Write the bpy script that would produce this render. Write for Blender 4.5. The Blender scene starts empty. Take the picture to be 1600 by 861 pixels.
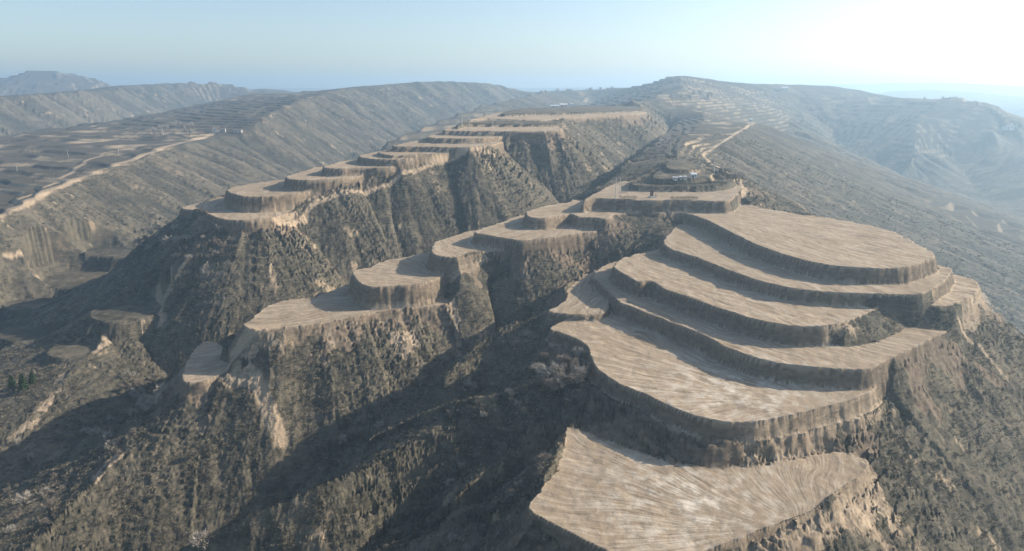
import bpy, math, random
import numpy as np

S = bpy.context.scene
COL = S.collection
rnd = random.Random(7)

# ------------------------------------------------------------------ camera, sky, sun, exposure
F = 1067.0                       # focal length in pixels of the 1600 px wide photograph
PITCH = math.atan(290 / F)
cam_d = bpy.data.cameras.new('camera')
cam = bpy.data.objects.new('camera', cam_d)
COL.objects.link(cam)
cam_d.sensor_width = 36.0
cam_d.lens = 36.0 * F / 1600.0
cam_d.clip_start = 1.0
cam_d.clip_end = 60000.0
cam.location = (0, 0, 0)
cam.rotation_euler = (math.pi / 2 - PITCH, 0, 0)
S.camera = cam

SUN_EL = math.radians(25)
SUN_AZ = math.radians(73)        # measured from straight ahead (+Y) towards the right (+X)
world = bpy.data.worlds.new('World')
S.world = world
world.use_nodes = True
wn = world.node_tree
bg = wn.nodes['Background']
sky = wn.nodes.new('ShaderNodeTexSky')
sky.sky_type = 'NISHITA'
sky.sun_disc = False
sky.sun_elevation = SUN_EL
sky.sun_rotation = SUN_AZ
sky.altitude = 1200
sky.air_density = 1.0
sky.dust_density = 3.0
sky.ozone_density = 1.0
wn.links.new(sky.outputs[0], bg.inputs[0])
bg.inputs[1].default_value = 0.106

sun_d = bpy.data.lights.new('sun', 'SUN')
sun_d.energy = 5.0
sun_d.angle = math.radians(0.5)
sun_d.color = (1.0, 0.90, 0.765)
sun = bpy.data.objects.new('sun', sun_d)
COL.objects.link(sun)
sun.rotation_euler = (math.pi / 2 - SUN_EL, 0, math.pi - SUN_AZ)   # the lamp's -Z runs away from the sun
sun.location = (300, 200, 300)

S.view_settings.view_transform = 'Standard'
S.view_settings.look = 'None'
S.view_settings.gamma = 1.0
S.view_settings.exposure = 0.76
S.render.engine = 'CYCLES'
S.cycles.use_denoising = True
S.cycles.max_bounces = 6
S.cycles.volume_bounces = 3
HAZE_DENSITY = 0.00034

# ------------------------------------------------------------------ survey helpers
CP, SP = math.cos(PITCH), math.sin(PITCH)


def P(u, v, z):
    """the point at height z (camera = 0) that is seen at photo pixel u, v"""
    x = (u - 800) / F
    y = (430.5 - v) / F
    r = (x, CP + y * SP, -SP + y * CP)
    k = z / r[2]
    return (r[0] * k, r[1] * k, z)


def Q(u, d, z):
    """the point at ground distance d and height z in the direction of photo column u"""
    depth = d * CP - z * SP
    return ((u - 800) / F * depth, d, z)


_prm = np.random.RandomState(11).permutation(4096)
_ang = np.random.RandomState(5).rand(4096) * 2 * np.pi
_gx, _gy = np.cos(_ang).astype(np.float32), np.sin(_ang).astype(np.float32)


def noise(x, y, seed=0):
    x = np.asarray(x, np.float64); y = np.asarray(y, np.float64)
    xi = np.floor(x).astype(np.int64); yi = np.floor(y).astype(np.int64)
    xf = (x - xi).astype(np.float32); yf = (y - yi).astype(np.float32)
    def g(ix, iy, dx, dy):
        h = _prm[(_prm[(ix + seed * 131) & 4095] + iy) & 4095]
        return _gx[h] * dx + _gy[h] * dy
    sx = xf * xf * xf * (xf * (xf * 6 - 15) + 10); sy = yf * yf * yf * (yf * (yf * 6 - 15) + 10)
    a = g(xi, yi, xf, yf); b = g(xi + 1, yi, xf - 1, yf)
    c = g(xi, yi + 1, xf, yf - 1); d = g(xi + 1, yi + 1, xf - 1, yf - 1)
    return ((a + (b - a) * sx) * (1 - sy) + (c + (d - c) * sx) * sy) * 1.5


def fbm(x, y, seed=0, octaves=4, gain=0.5):
    t = 0; a = 1.0; f = 1.0
    for k in range(octaves):
        t = t + a * noise(x * f, y * f, seed + k); a *= gain; f *= 2.03
    return t


def smooth(a, b, x):
    t = np.clip((x - a) / (b - a), 0, 1)
    return t * t * (3 - 2 * t)


def spline(pts, n=4, closed=True):
    p = np.array(pts, float); m = len(p); out = []
    for i in range(m if closed else m - 1):
        a = p[(i - 1) % m] if closed or i > 0 else p[0]
        b, c = p[i], p[(i + 1) % m]
        d = p[(i + 2) % m] if closed or i + 2 < m else p[-1]
        for k in range(n):
            t = k / n
            out.append(0.5 * (2 * b + (c - a) * t + (2 * a - 5 * b + 4 * c - d) * t * t + (3 * b - a - 3 * c + d) * t ** 3))
    if not closed:
        out.append(p[-1])
    return np.array(out)


# ------------------------------------------------------------------ terrain survey: terraces
# (height, outline of the level top as seen in the photo, slope of its face, look)
TERR = []


def terrace(z, px, face=3.2, look='soil', hill=3, label='', ragged=0.34, ledge=False, cone=0.66, drop=None, hub=None, fan=16.0, pale=None):
    if drop is None:
        drop = 3.2 if hill == 1 else 4.5
    TERR.append(dict(z=z, poly=spline([P(u, v, z)[:2] for u, v in px]), face=face, look=look, hill=hill, label=label, ragged=ragged, ledge=ledge, cone=cone, drop=drop, hub=hub, fan=fan, pale=pale))


# hills: 0 far left plateau A, 1 ridge B, 2 ridge C, 3 hill D, 4 ridge K, 5 right hills, 6 far land
# ridge B
terrace(-56, [(282, 325), (318, 331), (342, 341), (380, 344), (425, 340), (455, 331), (480, 315), (440, 300), (380, 300), (340, 311), (305, 318)], hill=1, label='lowest narrow terrace at the tip of the middle stepped ridge')
terrace(-48.7, [(354, 297), (370, 305), (390, 307), (425, 306), (470, 302), (500, 295), (510, 280), (440, 281), (380, 289)], hill=1, label='crescent terrace second from the tip of the middle stepped ridge')
terrace(-43.3, [(446, 277), (465, 281), (500, 281), (545, 278), (580, 271), (580, 260), (502, 261), (475, 267)], hill=1, label='crescent terrace third from the tip of the middle stepped ridge')
terrace(-39.3, [(505, 260), (525, 263), (562, 262), (612, 261), (640, 255), (640, 245), (557, 249)], hill=1, label='crescent terrace fourth from the tip of the middle stepped ridge')
terrace(-35.7, [(561, 243), (579, 248), (622, 249), (660, 246), (690, 240), (690, 228), (640, 232), (607, 234)], hill=1, label='crescent terrace fifth from the tip of the middle stepped ridge')
terrace(-34, [(591, 238), (607, 242), (647, 242), (712, 238), (740, 232), (730, 225), (660, 226), (610, 233)], hill=1, label='thin terrace step sixth from the tip of the middle stepped ridge')
terrace(-31, [(616, 227), (630, 229), (654, 229), (735, 230), (772, 226), (790, 218), (760, 213), (680, 216)], hill=1, label='long terrace with a pale sunlit face on the middle stepped ridge')
terrace(-28, [(667, 214), (691, 216), (754, 216), (800, 212), (860, 210), (850, 203), (760, 200), (690, 207)], hill=1, label='terrace step below the power poles on the middle stepped ridge')
terrace(-25, [(692, 203), (710, 204), (757, 205), (868, 205), (875, 200), (850, 194), (740, 194), (715, 198)], hill=1, label='terrace with the power poles on the middle stepped ridge')
terrace(-23, [(714, 197), (738, 193.5), (832, 194), (875, 192), (870, 186), (800, 184), (735, 188)], hill=1, look='veg', label='overgrown step above the power poles on the middle stepped ridge')
terrace(-22, [(733, 188), (760, 185), (832, 187), (904, 183), (997, 178), (1000, 174), (900, 172), (800, 174), (770, 178)], hill=1, label='long pale terrace near the top of the middle stepped ridge')
terrace(-20, [(783, 178), (830, 177), (900, 176), (1000, 171), (990, 166), (900, 166), (815, 170)], hill=1, look='veg', label='topmost long terrace of the middle stepped ridge')
# ridge C, from its tip upwards
terrace(-86, [(284, 586), (283, 594), (292, 598), (319, 596), (342, 586), (356, 575), (362, 558), (350, 542), (323, 533), (304, 545), (292, 565)], hill=2, label='small lowest terrace at the tip of the near ridge', hub=(830, 455), fan=50)
terrace(-82, [(350, 541), (358, 547), (370, 547), (385, 540), (375, 530), (360, 532)], hill=2, look='veg', label='tiny grassy ledge under the large fan-shaped terrace')
terrace(-74, [(380, 508), (396, 515), (417, 515), (459, 511), (511, 504), (560, 494), (616, 484), (695, 477), (700, 468), (660, 455), (600, 440), (545, 444), (500, 463), (470, 466), (445, 470), (420, 478), (395, 497)], hill=2, face=1.5, drop=6.5, label='large pointed terrace second from the tip of the near ridge', hub=(830, 455), fan=50)
terrace(-66.5, [(550, 427), (556, 438), (571, 446), (586, 449), (616, 447), (654, 444), (690, 432), (712, 415), (710, 395), (680, 392), (637, 401), (605, 406), (579, 417), (556, 422)], hill=2, label='smooth oval terrace third from the tip of the near ridge', hub=(830, 455), fan=50)
terrace(-60, [(673, 391), (678, 398), (695, 401), (716, 402), (735, 396), (770, 392), (820, 390), (820, 372), (770, 362), (750, 358), (703, 370), (680, 379)], hill=2, label='terrace fourth from the tip of the near ridge', hub=(830, 455), fan=50)
terrace(-55.5, [(741, 363), (764, 368), (794, 373), (816, 376), (860, 372), (901, 366), (940, 359), (930, 345), (850, 335), (800, 340), (788, 346), (758, 355)], hill=2, label='curved terrace below the broken round rim on the near ridge')
terrace(-51, [(821, 333), (828, 339), (850, 341), (880, 336), (892, 334), (904, 339), (930, 340), (948, 342), (965, 335), (1000, 332), (1040, 333), (1046, 322), (1000, 318), (900, 312), (890, 316), (850, 322), (830, 328)], hill=2, label='broad top terrace of the near ridge with a dug-out front rim')
# hill D, from its foot upwards
terrace(-75, [(885, 668), (884, 690), (872, 728), (848, 765), (826, 788), (833, 802), (880, 829), (949, 862), (1010, 882), (1070, 872), (1104, 861), (1172, 837), (1232, 813), (1280, 793), (1310, 765), (1345, 745), (1356, 727), (1345, 715), (1300, 706), (1200, 726), (1100, 731), (1050, 724), (1000, 708), (940, 686), (906, 672)], label='lowest big field of the stepped hill with fan-shaped machine tracks', hub=(1250, 838), fan=26, pale=(1085, 785))
terrace(-67.6, [(859, 513), (888, 524), (915, 539), (922, 552), (930, 573), (962, 597), (1003, 614), (1043, 634), (1087, 651), (1138, 660), (1182, 660), (1233, 651), (1280, 639), (1337, 624), (1368, 608), (1350, 590), (1200, 560), (1050, 520), (970, 480), (940, 488), (895, 496)], label='second big field of the stepped hill with a star of pale tracks', hub=(1290, 640), fan=28, pale=(1150, 612))
_p = TERR[-1]['poly']
_t = np.roll(_p, -1, 0) - np.roll(_p, 1, 0)
_n = np.c_[_t[:, 1], -_t[:, 0]] / (np.hypot(_t[:, 0], _t[:, 1])[:, None] + 1e-9)
_n = _n * np.sign(((_p - _p.mean(0)) * _n).sum(1).mean())
TERR.insert(len(TERR) - 1, dict(TERR[-1], z=-71.2, poly=_p + _n * 2.1, look='veg', face=3.0, ledge=True, hub=None, pale=None, ragged=0.7, label='narrow weedy ledge between the two lowest fields of the stepped hill'))
terrace(-66, [(856, 486), (885, 491), (940, 491), (952, 470), (930, 442), (945, 427), (937, 420), (905, 438), (888, 452), (885, 468), (868, 480)], label='small side lobe beside the second big field of the stepped hill', face=2.6)
terrace(-63.3, [(926, 430), (935, 440), (950, 455), (966, 470), (972, 474), (1037, 500), (1091, 520), (1138, 544), (1182, 560), (1212, 567), (1250, 572), (1289, 576), (1353, 578), (1380, 567), (1431, 542), (1486, 514), (1500, 505), (1480, 490), (1380, 500), (1280, 510), (1150, 480), (1040, 430), (980, 410), (950, 412)], label='narrow curved field above the star-tracked field, widening by the bushy bank')
terrace(-58.6, [(959, 417), (972, 427), (996, 440), (1010, 439), (1022, 441), (1035, 450), (1070, 462), (1138, 486), (1205, 505), (1270, 511), (1310, 507), (1340, 496), (1371, 483), (1392, 475), (1440, 477), (1480, 478), (1515, 465), (1532, 450), (1520, 438), (1495, 430), (1450, 430), (1300, 430), (1150, 390), (1060, 380), (1020, 393), (994, 397), (970, 405)], label='middle field of the stepped hill with a hooked access track at its end', hub=(850, 370), fan=55)
terrace(-55.1, [(1036, 376), (1045, 388), (1087, 402), (1138, 422), (1205, 444), (1273, 455), (1340, 459), (1400, 461), (1440, 460), (1465, 447), (1482, 433), (1470, 415), (1300, 400), (1150, 370), (1070, 350), (1050, 362)], label='narrow strip field directly below the top field of the stepped hill')
terrace(-50.7, [(1040, 331), (1070, 333), (1104, 344), (1138, 361), (1189, 385), (1239, 402), (1290, 413), (1340, 419), (1404, 419), (1438, 412), (1460, 402), (1455, 393), (1421, 375), (1391, 361), (1337, 348), (1282, 339), (1201, 327), (1161, 319), (1120, 320), (1060, 318), (1042, 322)], label='wide flat top field of the stepped hill with streaky tracks', hub=(1000, 308), fan=70)
# ridge K behind
terrace(-46, [(912, 312), (930, 309.5), (962, 311), (1016, 313.5), (1048, 313), (1087, 313), (1135, 315), (1150, 305), (1160, 292), (1120, 285), (1000, 282), (960, 288)], hill=4, label='terrace with the small monument behind the stepped hill')
terrace(-43.5, [(985, 288), (1020, 291), (1080, 291), (1130, 289), (1148, 280), (1120, 272), (1040, 270), (1000, 276)], hill=4, look='veg', cone=0.25, drop=1.5, label='dark planted terrace with hedge lines behind the monument')
terrace(-41, [(1020, 278), (1060, 279.5), (1105, 277), (1110, 268), (1060, 262), (1030, 266)], hill=4, cone=0.25, drop=1.5, look='veg', label='terrace with the white sheds behind the hedges')
terrace(-39.3, [(1040, 258), (1050, 265), (1089, 265), (1099, 262), (1091, 255), (1055, 252)], hill=4, cone=0.2, drop=1.0, look='veg', label='round brown plot above the white sheds')
# ------------------------------------------------------------------ terrain survey: crests and valley floors
CREST = [
    # (hill, points)
    (1, [P(290, 340, -62), P(262, 400, -74), P(250, 440, -82), P(150, 530, -94), P(100, 590, -99), P(10, 680, -106), P(-120, 760, -112)]),
    (1, [Q(640, 420, -34), Q(760, 480, -24), Q(850, 620, -19), Q(950, 800, -16), Q(1010, 1000, -14), Q(1040, 1250, 2)]),
    (2, [P(417, 517, -75), P(385, 541, -79.5), P(360, 566, -84), P(345, 584, -86.5)]),
    (2, [P(288, 600, -88), P(240, 660, -94), P(190, 705, -98), P(140, 755, -101), P(60, 850, -107), P(-60, 930, -112)]),
    (3, [P(853, 488, -67.6), P(805, 502, -70), P(745, 532, -73.5), P(694, 587, -80), P(640, 615, -86)]),
    (3, [P(900, 565, -70), P(820, 600, -72.5), P(751, 621, -75), P(704, 627, -77), P(667, 641, -79.5), P(589, 678, -87), P(520, 715, -95)]),
    (3, [P(880, 632, -74.5), P(866, 634, -74.3), P(738, 648, -78), P(704, 668, -79.8), P(650, 681, -81), P(576, 722, -83.8), P(501, 766, -86.8), P(400, 812, -91.5), P(300, 858, -97), P(200, 900, -103)]),
    (3, [P(850, 680, -78.5), P(780, 708, -81.3), P(735, 745, -83.5), P(690, 800, -87), P(600, 850, -91)]),
    (4, [Q(1060, 420, -37), Q(1075, 600, -36), Q(1100, 800, -33), Q(1090, 1000, -22), Q(1070, 1250, 0), Q(1060, 1500, 31)]),
    (4, [P(905, 313, -46.5), P(960, 275, -45), P(1000, 240, -43), P(1040, 205, -40), P(1060, 188, -37)]),
    (4, [P(1160, 310, -49), P(1150, 275, -46), P(1110, 245, -44), P(1130, 225, -40), P(1180, 192, -36), Q(1240, 820, -51), Q(1300, 750, -67), Q(1380, 690, -88), Q(1470, 645, -109), Q(1560, 600, -113)]),
    (0, [P(-140, 390, -78), P(20, 325, -68), P(100, 285, -62), P(200, 250, -56), P(300, 218, -51), P(338, 210, -49), P(382, 205, -46), Q(426, 900, -26), Q(490, 1150, -10), Q(545, 1350, 4), Q(600, 1500, 12), Q(677, 1700, 22), Q(731, 1800, 22), Q(782, 1900, 15), Q(822, 2000, -6), Q(870, 2100, -4), Q(940, 2100, 4)]),
    (0, [Q(-150, 640, -52), P(0, 212, -50), P(100, 198, -47), Q(200, 1094, -42), Q(320, 1250, -23), Q(400, 1400, -4)]),
    (0, [Q(-300, 900, -12), Q(-150, 1000, -9), Q(0, 1150, -10), Q(101, 1350, -5), Q(180, 1600, 2), Q(189, 1700, 12), Q(230, 1800, 15), Q(304, 2000, 24), Q(351, 2100, 27), Q(385, 2100, 8), Q(440, 2200, 2)]),
    (0, [Q(-100, 2500, 20), Q(0, 2500, 44), Q(40, 2500, 74), Q(65, 2500, 80), Q(95, 2500, 78), Q(140, 2500, 56), Q(180, 2500, 18)]),
    (1, [Q(602, 820, -58), Q(680, 1000, -42), Q(760, 1250, -25), Q(840, 1600, -8), Q(870, 2000, -4)]),
    (5, [Q(940, 1900, 2), Q(985, 1700, 8), Q(1015, 1550, 15), Q(1040, 1500, 30), Q(1060, 1500, 33), Q(1090, 1520, 27), Q(1130, 1560, 20), Q(1165, 1600, 15), Q(1230, 1650, 14), Q(1280, 1700, 12), Q(1340, 1650, 2), Q(1390, 1500, -14), Q(1440, 1350, -14), Q(1490, 1300, -11), Q(1540, 1250, -20), Q(1600, 1150, -60), Q(1700, 1100, -110)]),
    (5, [Q(1440, 1350, -14), Q(1435, 1200, -55), Q(1430, 1100, -85), Q(1420, 1030, -110)]),
    (5, [Q(1230, 1650, 14), Q(1260, 1400, -35), Q(1280, 1250, -68)]),
    (6, [Q(-400, 5600, 30), Q(0, 5700, 24), Q(500, 5800, 14), Q(900, 5700, 18), Q(1250, 5400, 38), Q(1400, 5200, 54), Q(1480, 5000, 58), Q(1560, 5000, 34), Q(1700, 4800, 18), Q(2100, 4400, 34)]),
    (6, [Q(1400, 3600, 10), Q(1520, 3400, -2), Q(1600, 3300, -35), Q(1750, 3000, -20)]),
    (6, [Q(850, 3600, 6), Q(930, 3500, 14), Q(1000, 3500, 4)]),
]
VALLEY = [
    [P(1012, 362, -56), P(985, 390, -61), P(930, 417, -68), P(880, 447, -75), P(810, 505, -86), P(745, 600, -94), P(650, 690, -101), P(542, 757, -107), P(430, 818, -112), P(300, 885, -116), P(150, 950, -120), P(0, 1010, -123)],
    [P(840, 545, -75), P(755, 612, -85), P(690, 646, -91), P(610, 705, -101)],
    [P(760, 646, -85.5), P(660, 678, -91.5), P(590, 728, -98), P(520, 765, -104)],
    [P(810, 678, -82.5), P(720, 728, -87.5), P(640, 792, -92.5), P(560, 850, -97), P(420, 930, -103)],
    [P(872, 700, -82.5), P(800, 765, -88.5), P(700, 828, -94), P(570, 890, -98), P(420, 930, -103), P(200, 1000, -112)],
    [Q(1045, 900, -50), P(1012, 248, -56), P(930, 310, -74), P(830, 360, -84), P(720, 405, -92), P(600, 455, -100), P(450, 510, -106), P(330, 570, -109), P(240, 625, -108), P(130, 690, -110), P(0, 760, -113), P(-150, 830, -116)],
    [Q(830, 1850, -45), Q(760, 1500, -80), Q(690, 1250, -98), Q(630, 1050, -104), Q(575, 900, -104), Q(500, 738, -102), Q(420, 620, -100), P(330, 345, -101), P(230, 395, -106), P(130, 450, -112), P(30, 490, -116), P(-60, 540, -119), P(-220, 620, -124)],
    [Q(560, 800, -104), Q(640, 660, -80), Q(720, 800, -74), Q(800, 1000, -62), Q(880, 1350, -44), Q(930, 1700, -25)],
    [Q(-200, 800, -95), Q(0, 930, -90), Q(100, 1100, -85), Q(200, 1400, -75), Q(290, 1750, -58), Q(350, 1980, -32)],
    [Q(-100, 2000, -60), Q(100, 2100, -50), Q(260, 2600, -60), Q(500, 2900, -60), Q(900, 2900, -70), Q(1200, 2500, -90), Q(1500, 2300, -130), Q(1700, 1900, -140)],
    [Q(1190, 345, -68), Q(1250, 400, -82), Q(1400, 390, -102), Q(1550, 370, -120), Q(1700, 330, -132)],
    [(185, -40, -128), (205, 20, -131), (225, 100, -134), (240, 180, -135), (275, 250, -135), (340, 320, -136), (460, 420, -139), (600, 560, -141), (660, 700, -141)],
    [Q(1640, 700, -141), Q(1600, 780, -139), Q(1480, 900, -134), Q(1400, 1000, -124), Q(1330, 1150, -104), Q(1295, 1300, -78)],
    [Q(1600, 780, -139), Q(1520, 950, -130), Q(1480, 1100, -100)],
    [Q(1200, 900, -60), Q(1240, 1000, -58), Q(1200, 1250, -30)],
    [Q(-400, 4300, -60), Q(300, 4300, -70), Q(900, 4300, -60), Q(1300, 4200, -70), Q(1700, 3900, -80)],
]

# ------------------------------------------------------------------ terrain grid (finer near, coarser far; turned about a point behind the viewpoint)
CX, CY = 0.0, -40.0
th = np.concatenate([np.linspace(-1.10, -0.70, 50, endpoint=False), np.linspace(-0.70, 0.70, 1150), np.linspace(0.70, 1.10, 51)[1:]])
seg = []
for r0, r1, g in ((85, 480, 0.0030), (480, 1300, 0.0042), (1300, 3000, 0.0065), (3000, 6400, 0.016)):
    n = int(math.log(r1 / r0) / g)
    seg.append(np.exp(np.linspace(math.log(r0), math.log(r1), n, endpoint=False)))
rr = np.concatenate(seg + [np.array([6400.0])])
NU, NV = len(th), len(rr)
X = CX + rr[:, None] * np.sin(th)[None, :]
Y = CY + rr[:, None] * np.cos(th)[None, :]


def to_ij(x, y):
    dx, dy = np.asarray(x) - CX, np.asarray(y) - CY
    r = np.hypot(dx, dy); t = np.arctan2(dx, dy)
    return np.interp(np.log(r), np.log(rr), np.arange(NV)), np.interp(t, th, np.arange(NU)), (r > rr[0]) & (r < rr[-1]) & (t > th[0]) & (t < th[-1])


def dense(pts):
    out = []
    p = np.array(pts, float)
    for a, b in zip(p[:-1], p[1:]):
        n = max(2, int(np.hypot(*(b - a)[:2]) / (0.004 * (np.hypot(*a[:2]) + 60))))
        out.append(a + (b - a) * np.linspace(0, 1, n)[:, None])
    return np.concatenate(out)


lines = [dense(spline(l, 3, False)) for _, l in CREST] + [dense(spline(l, 3, False)) for l in VALLEY]
fix = np.concatenate(lines)


def inside(poly, x, y):
    res = np.zeros(x.shape, bool)
    px, py = poly[:, 0], poly[:, 1]
    j = len(poly) - 1
    for i in range(len(poly)):
        c = ((py[i] > y) != (py[j] > y)) & (x < (px[j] - px[i]) * (y - py[i]) / (py[j] - py[i] + 1e-12) + px[i])
        res ^= c
        j = i
    return res


def edge_distance(poly, x, y):
    best = np.full(x.shape, 1e9); s_at = np.zeros(x.shape)
    s0 = 0.0
    for i in range(len(poly)):
        a = poly[i]; b = poly[(i + 1) % len(poly)]
        d = b - a; L = math.hypot(*d) + 1e-9
        t = np.clip(((x - a[0]) * d[0] + (y - a[1]) * d[1]) / (L * L), 0, 1)
        q = np.hypot(x - a[0] - t * d[0], y - a[1] - t * d[1])
        m = q < best
        best = np.where(m, q, best); s_at = np.where(m, s0 + t * L, s_at)
        s0 += L
    return best, s_at


def solve_base():
    ii, jj, ok = to_ij(fix[:, 0], fix[:, 1])
    fi, fj, fz = ii[ok], jj[ok], fix[ok, 2]
    H = None
    for st in (64, 32, 16, 8, 4, 3):
        nv, nu = (NV - 1) // st + 1, (NU - 1) // st + 1
        vi, ui = np.arange(nv) * st, np.arange(nu) * st
        gx, gy = X[np.ix_(vi, ui)], Y[np.ix_(vi, ui)]
        a = np.clip(np.round(fi / st).astype(int), 0, nv - 1); b = np.clip(np.round(fj / st).astype(int), 0, nu - 1)
        sm = np.zeros((nv, nu)); ct = np.zeros((nv, nu))
        np.add.at(sm, (a, b), fz); np.add.at(ct, (a, b), 1)
        for t in TERR:
            p = t['poly']
            bx = (gx > p[:, 0].min()) & (gx < p[:, 0].max()) & (gy > p[:, 1].min()) & (gy < p[:, 1].max())
            k = np.nonzero(bx)
            if len(k[0]):
                m = inside(p, gx[k], gy[k])
                k = (k[0][m], k[1][m])
                sm[k] = t['z']; ct[k] = 1
        msk = ct > 0
        val = np.where(msk, sm / np.maximum(ct, 1), 0)
        if H is None:
            H = np.full((nv, nu), -70.0)
        else:
            y_ = np.clip(vi / pst, 0, H.shape[0] - 1); x_ = np.clip(ui / pst, 0, H.shape[1] - 1)
            H = bil(H, y_[:, None] + 0 * x_[None, :], x_[None, :] + 0 * y_[:, None])
        H = np.where(msk, val, H)
        dr = np.gradient(rr[vi])[:, None]; du = rr[vi][:, None] * np.gradient(th[ui])[None, :]
        wv = 1 / dr ** 2 + 0 * du; wu = 1 / du ** 2
        wt = 2 * (wv + wu)
        for it in range(900 if st > 3 else 1600):
            Hp = np.pad(H, 1, mode='edge')
            N = (wv * (Hp[2:, 1:-1] + Hp[:-2, 1:-1]) + wu * (Hp[1:-1, 2:] + Hp[1:-1, :-2])) / wt
            H = np.where(msk, val, N)
        pst = st
    for _ in range(2):
        Hp = np.pad(H, 1, mode='edge')
        H = 0.5 * H + 0.125 * (Hp[2:, 1:-1] + Hp[:-2, 1:-1] + Hp[1:-1, 2:] + Hp[1:-1, :-2])
    y_ = np.clip(np.arange(NV) / pst, 0, H.shape[0] - 1); x_ = np.clip(np.arange(NU) / pst, 0, H.shape[1] - 1)
    return bil(H, y_[:, None] + 0 * x_[None, :], x_[None, :] + 0 * y_[:, None])


def bil(A, y, x):
    y0 = np.clip(np.floor(y).astype(int), 0, A.shape[0] - 2); x0 = np.clip(np.floor(x).astype(int), 0, A.shape[1] - 2)
    fy, fx = y - y0, x - x0
    return (A[y0, x0] * (1 - fx) + A[y0, x0 + 1] * fx) * (1 - fy) + (A[y0 + 1, x0] * (1 - fx) + A[y0 + 1, x0 + 1] * fx) * fy


BASE = solve_base()


def raise_cone(pts, k0, drop, closed, reach=70):
    # ground beside a crest or a level top falls away at slope k0
    p = np.array(pts, float)
    lo, hi = p.min(0) - reach, p.max(0) + reach
    k = np.nonzero((X > lo[0]) & (X < hi[0]) & (Y > lo[1]) & (Y < hi[1]))
    x, y = X[k], Y[k]
    h = BASE[k]
    m = len(p)
    if k0 > 0.75 and closed:
        k0 = k0 - 0.10 * smooth(75, 115, x) * smooth(260, 215, y)
    for i in range(m if closed else m - 1):
        a, b = p[i], p[(i + 1) % m]
        d = (b - a)[:2]; L2 = d @ d + 1e-9
        t = np.clip(((x - a[0]) * d[0] + (y - a[1]) * d[1]) / L2, 0, 1)
        q = np.hypot(x - a[0] - t * d[0], y - a[1] - t * d[1])
        h = np.maximum(h, a[2] + (b[2] - a[2]) * t - drop - k0 * q - 0.004 * q * q)
    BASE[k] = h


for t in TERR:
    if t['cone']:
        pp = t['poly'][::2]
        raise_cone(np.c_[pp, np.full(len(pp), t['z'])], max(t['cone'], 0.78) if t['hill'] in (2, 3) and t['cone'] else min(t['cone'], 0.58), t['drop'], True)
for h_, l in CREST[:8]:
    raise_cone(spline(l, 2, False), 0.9 if h_ == 3 else 0.7, 0.3, False, 12 if h_ == 3 else 40)
def seen_base(u, v):
    x = (u - 800) / F; y = (430.5 - v) / F
    r = np.array((x, CP + y * SP, -SP + y * CP))
    t = np.exp(np.linspace(math.log(70), math.log(6000), 5000))
    i, j, _ = to_ij(r[0] * t, r[1] * t)
    k_ = np.nonzero(r[2] * t < bil(BASE, i, j))[0]
    return float(r[2] * t[k_[0] if len(k_) else -1])


for c_, px_, lab_ in [
    ((120, 440), [(64, 440), (100, 452), (190, 448), (230, 440), (200, 425), (110, 425)], 'dark valley plot with one sunlit corner'),
    ((195, 487), [(140, 490), (160, 503), (205, 500), (250, 488), (240, 470), (175, 473)], 'greenish plot with a bright corner under the left ridge nose'),
    ((100, 548), [(72, 552), (100, 561), (135, 557), (150, 540), (100, 535)], 'lowest shaded plot in the left valley'),
    ((170, 395), [(130, 398), (180, 402), (220, 396), (200, 386), (150, 388)], 'upper shaded plot in the left valley'),
    ((60, 480), [(5, 478), (50, 492), (120, 482), (110, 468), (40, 466)], 'shaded plot by the green bush in the left valley'),
    ((40, 525), [(-10, 525), (40, 536), (100, 520), (60, 510), (0, 512)], 'dark strip plot below the green bush in the left valley'),
]:
    terrace(seen_base(*c_), px_, face=1.6, look='veg', hill=1, cone=0, label=lab_)
R = np.hypot(X, Y)
DR = np.gradient(rr)[:, None]
DU = rr[:, None] * np.gradient(th)[None, :]


def slope_of(H):
    gv = np.gradient(H, axis=0) / DR
    gu = np.gradient(H, axis=1) / DU
    return gv, gu, np.hypot(gv, gu)


gv, gu, SL = slope_of(BASE)
SLs = SL.copy()
for _ in range(6):
    p = np.pad(SLs, 1, mode='edge'); SLs = (p[2:, 1:-1] + p[:-2, 1:-1] + p[1:-1, 2:] + p[1:-1, :-2] + SLs) / 5


def streak(lam, length, seed, steps=14):
    """noise of wavelength lam dragged along the fall line: rills and gullies"""
    n = noise(X / lam, Y / lam, seed) + 0.5 * noise(X / lam * 2.1, Y / lam * 2.1, seed + 3)
    acc = n.copy()
    vi0, ui0 = np.meshgrid(np.arange(NV, dtype=np.float32), np.arange(NU, dtype=np.float32), indexing='ij')
    ln = length / (2 * steps)
    inv = 1 / np.maximum(SL, 1e-3)
    dv = (gv * inv / DR * ln).astype(np.float32); du = (gu * inv / DU * ln).astype(np.float32)
    for sg in (1, -1):
        v, u = vi0.copy(), ui0.copy()
        for _ in range(steps):
            a = np.clip(v, 0, NV - 1).astype(np.int32); b = np.clip(u, 0, NU - 1).astype(np.int32)
            v = v + sg * dv[a, b]; u = u + sg * du[a, b]
            a = np.clip(v, 0, NV - 1).astype(np.int32); b = np.clip(u, 0, NU - 1).astype(np.int32)
            acc += n[a, b]
    return np.clip(acc / acc[:NV * 3 // 4].std(), -2.0, 2.0)


def px_mask0(pts, soft):
    poly = np.array([p[:2] for p in pts])
    m = np.zeros(X.shape)
    k = np.nonzero((X > poly[:, 0].min() - 80) & (X < poly[:, 0].max() + 80) & (Y > poly[:, 1].min() - 80) & (Y < poly[:, 1].max() + 80))
    d, _ = edge_distance(poly, X[k], Y[k])
    m[k] = smooth(-soft, soft, np.where(inside(poly, X[k], Y[k]), d, -d))
    return m


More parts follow.
